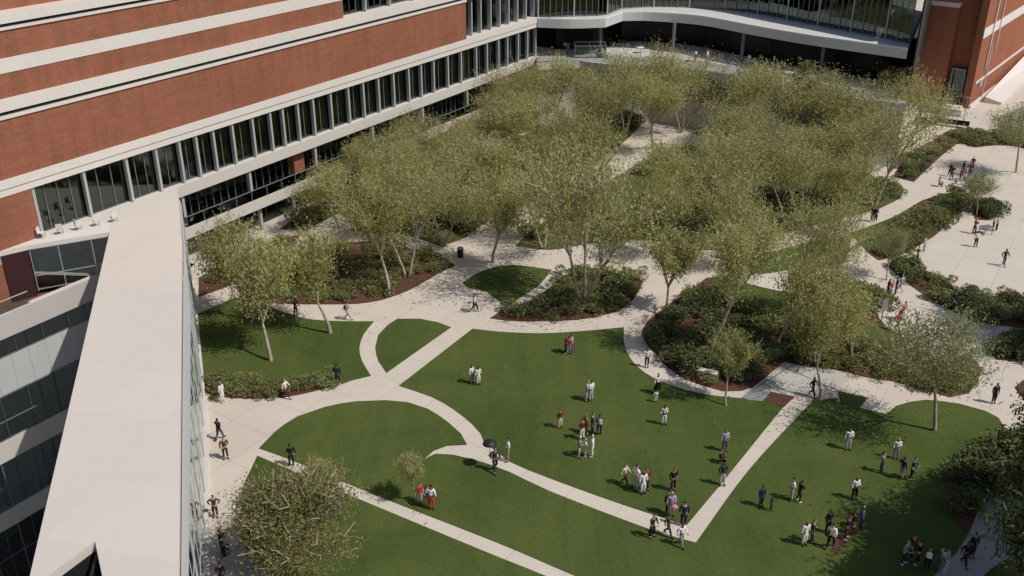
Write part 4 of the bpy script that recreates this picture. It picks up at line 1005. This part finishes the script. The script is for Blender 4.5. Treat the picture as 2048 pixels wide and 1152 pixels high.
q(1249,971,'cream','maroon','person in pale top and reddish trousers left in the lawn group of four','walk','brown',1.)
q(1271,980,'white','lgrey','tall dark haired person in white in the lawn group of four','stand','black',2.2,1.1)
q(1285,988,'white','white','person in loose white outfit at the front of the lawn group of four','coat','red',.4)
q(1291,981,'maroon','dark','person in dark red behind the one in loose white','stand','brown',.3)
q(1345,982,'black','dark','person in black standing above the capped person on the central lawn','stand','black',.5,1.05)
q(1341,1032,'lav','grey','person in lavender top and cap near the corner of the straight paths','stand','grey',.2,1.05)
q(1335,1029,'black','black','person in black just behind the lavender top','coat','black',.5)
q(1366,1052,'navy','black','person in navy jacket by the inner corner of the straight paths','coat','black',3.,1.1)
q(1361,1092,'white','grey','person in white top walking at the outer corner of the straight paths','walk','black',.6)
q(1335,1072,'brown','dark','person with brown bag and jacket on the straight path','walk','brown',1.,1.)
q(1303,1075,'dark','black','person in black with folded arms at the lower edge of the straight path','bent','black',.6)
q(1448,903,'lav','denim','person in purple blue top left of the diagonal path','stand','brown',.3)
q(1440,926,'black','black','crouching person in black left of the diagonal path','sit','black',1.2)
q(1443,971,'navy','lgrey','person in navy top and grey trousers at the edge of the diagonal path','stand','black',.2,1.08)
q(990,943,'dark','dark','person in dark clothes under the black umbrella','walk','black',.3,1.08)
q(1016,922,'white','grey','person in big white shirt beside the umbrella carrier','stand','black',4.9,1.05)
q(841,1006,'red','cream','person in red left of the smallest sapling trio','coat','brown',1.,.9)
q(853,1014,'khaki','tan','person in khaki between the red and white shirted people','bent','brown',0.4)
q(863,1020,'white','red','person in white shirt and red trousers near the smallest sapling','stand','black',2.9,1.08)
# right lawn
q(1623,794,'black','black','person in black on the paved corner above the diagonal path','walk','black',.8)
q(1986,807,'black','black','tall thin figure in black on the grey path at the right','coat','black',.2,1.02)
q(1694,900,'white','lgrey','person in white top with black bag alone high on the right lawn','stand','black',.1,pack=('black','black backpack of the lone person high on the right lawn'))
q(1790,918,'white','grey','person in white top at the edge of the shade on the right lawn','stand','grey',.1)
q(1762,946,'grey','dark','left person in grey in the loose group at the edge of the shade','bent','black',4.)
q(1801,958,'dark','lgrey','person in dark top and light trousers in the loose group by the shade','stand','black',2.)
q(1820,959,'navy','black','person in navy at the right of the loose group in the shade','bent','black',1.)
q(1707,999,'white','black','red haired person in white top at the tip of the big shade','stand','red',.3)
q(1521,1014,'navy','navy','taller person in navy of the pair beside the diagonal path','coat','black',.5)
q(1541,1022,'navy','dark','child in navy beside a taller person in navy','stand','black',1.,.72)
q(1582,1001,'white','lgrey','person in pale top leaning toward someone in black on the right lawn','stand','black',4.7,1.05)
q(1596,1004,'black','dark','person in black carrying a white bag on the right lawn','bent','black',1.8)
q(1607,1091,'white','white','red haired person all in white low on the right lawn','coat','red',.4,1.05)
q(1622,1086,'dark','dark','person in dark clothes right of the red haired one in white','stand','brown',1.4)
q(1659,1097,'white','black','person in white jacket and black trousers near the small mulch patch','walk','black',2.5,1.08)
q(1654,1066,'black','black','person in black behind the white jacket near the mulch patch','stand','black',.5)
q(1690,1078,'dark','brown','person in dark top bending over the small mulch patch','bent','brown',1.)
q(1700,1068,'brown','maroon','person in brown behind the small mulch patch','bent','brown',2.)
q(1720,1059,'blue','dark','person in blue hooded jacket at the edge of the big shade','coat','grey',1.2,1.05)
q(1805,1128,'grey','dark','leftmost person of the dark cluster in the big shade','bent','grey',.6)
q(1820,1118,'maroon','black','person at the back of the dark cluster in the big shade','stand','black',1.6)
q(1834,1130,'black','black','person in black at the right of the dark cluster in the big shade','bent','black',4.)
q(1852,1140,'dark','black','person with a white backpack in the big shade','stand','black',2.6,pack=('white','white backpack carried in the big shade'))
q(1881,1142,'cream','khaki','person in beige beside the shaded pavement edge','stand','brown',1.6)
q(1890,1146,'grey','lgrey','person in grey next to the one in beige by the shaded pavement','bent','brown',4.2)
q(1926,1131,'black','black','left person in black of the pair on the shaded pavement','walk','black',.4)
q(1941,1116,'black','black','right and taller person in black of the pair on the shaded pavement','coat','black',.2,1.06)
# right plaza
q(1743,444,'black','black','left of the two people in black on the path below the double trunked tree','coat','black',.2)
q(1750,444,'black','dark','right of the two people in black on the path below the double trunked tree','stand','black',.5)
q(1833,524,'brown','dark','person in dark brown at the mouth of the round plaza','stand','black',.8)
q(1847,502,'lgrey','grey','slight figure in pale grey beyond the one in dark brown','coat','brown',.8,.9)
q(1950,494,'white','navy','person in white top and dark jeans in front of the grey table','stand','brown',.2)
q(1947,468,'red','black','person in red and black by the plaza island bed','bent','white',2.)
q(1984,461,'white','dark','person in white sitting close to the plaza island bed','bent','black',1.2)
q(1992,462,'lgrey','black','person in black trousers right of the plaza island bed','stand','black',4.)
q(2006,532,'dark','denim','person in dark top and blue jeans alone on the round plaza','walk','black',.2)
q(1773,592,'black','black','leftmost in black of the tight group on the diagonal plaza','bent','black',1.4)
q(1781,594,'pink','white','person in pinkish top in the middle of the tight group on the diagonal plaza','stand','grey',.2)
q(1790,590,'black','dark','person in black with arm out in the tight group on the diagonal plaza','stand','black',4.4)
q(1800,584,'lgrey','lgrey','person in grey just right of the tight group on the diagonal plaza','walk','grey',4.)
q(1792,662,'red','black','person in bright red top on the diagonal plaza','walk','brown',.6,1.08)
q(1799,643,'dark','navy','child sized dark figure beyond the person in red','stand','black',1.,.75)
q(1805,640,'pink','white','person in pink top behind the dark child sized figure','stand','brown',.4)
q(1905,617,'navy','dark','person in navy blue walking at the edge of the curved hedge','coat','navy',.4)
q(1615,648,'pink','red','person in pink and red sitting on the grass of the big bed','sit','brown',.6)
for i,a in enumerate([(1902,358,'black','dark','left person in black of the crowd at the top of the round plaza'),(1898,353,'dark','black','second dark figure at the left of the crowd'),(1919,362,'maroon','black','person in maroon in the middle of the crowd at the top of the round plaza'),(1925,370,'white','lgrey','person in white at the front of the crowd at the top of the round plaza'),(1911,374,'lgrey','white','crouching pale figure at the front of the crowd'),(1931,360,'lgrey','dark','person in grey at the right of the crowd'),(1924,350,'black','black','person in black at the back of the crowd'),(1938,353,'brown','dark','person in brown at the far right of the crowd'),(1943,340,'black','brown','farthest person in black standing above the crowd')]):
    q(a[0],a[1],a[2],a[3],a[4],['stand','bent','coat','walk','sit'][4 if 'crouch' in a[4] else i%4],'black')
q(1877,373,'lgrey','grey','pale figure crouching alone left of the crowd on the round plaza','sit','brown',1.4,1.1)
# terrace
for a in [(1130,106,'lgrey','dark','left figure of two standing in the dark recess above the grove','stand'),(1136,107,'grey','grey','right figure of two standing in the dark recess above the grove','coat'),(1391,124,'white','black','person in white at the terrace edge above the tallest grove trees','bent'),(1414,124,'white','grey','second person in white on the terrace','stand'),(1497,131,'white','cream','person all in white by the dark column on the terrace','coat'),(1598,134,'white','dark','person in white deep in the dark recess','stand'),(1733,170,'grey','lgrey','figure in grey trousers at the right of the dark recess','stand'),(1697,186,'brown','dark','figure in brown at the terrace edge above the right grove tree','stand'),(1806,196,'lgrey','grey','figure in grey at the far right end of the terrace','coat')]:
    q(a[0],a[1],a[2],a[3],a[4],a[5],'black',z=7.4)
# pink bag held by the lavender person
x,y=G(1341,1032); t=thing('shoulder_bag','round pink bag carried by the person in the lavender top','bag',(x+.12,y-.28,.85))
bm=bmesh.new(); bmesh.ops.create_uvsphere(bm,u_segments=16,v_segments=10,radius=.2); bmesh.ops.scale(bm,vec=(1,.55,.9),verts=bm.verts); fin(bm,'bag',MM['pink'],t,True)
bm=bmesh.new(); tube(bm,(-.12,0,.12),(-.02,.08,.55),.012,.012,5); tube(bm,(.12,0,.12),(.02,.08,.55),.012,.012,5); fin(bm,'strap',MM['pink'],t)
bpy.context.view_layer.update()
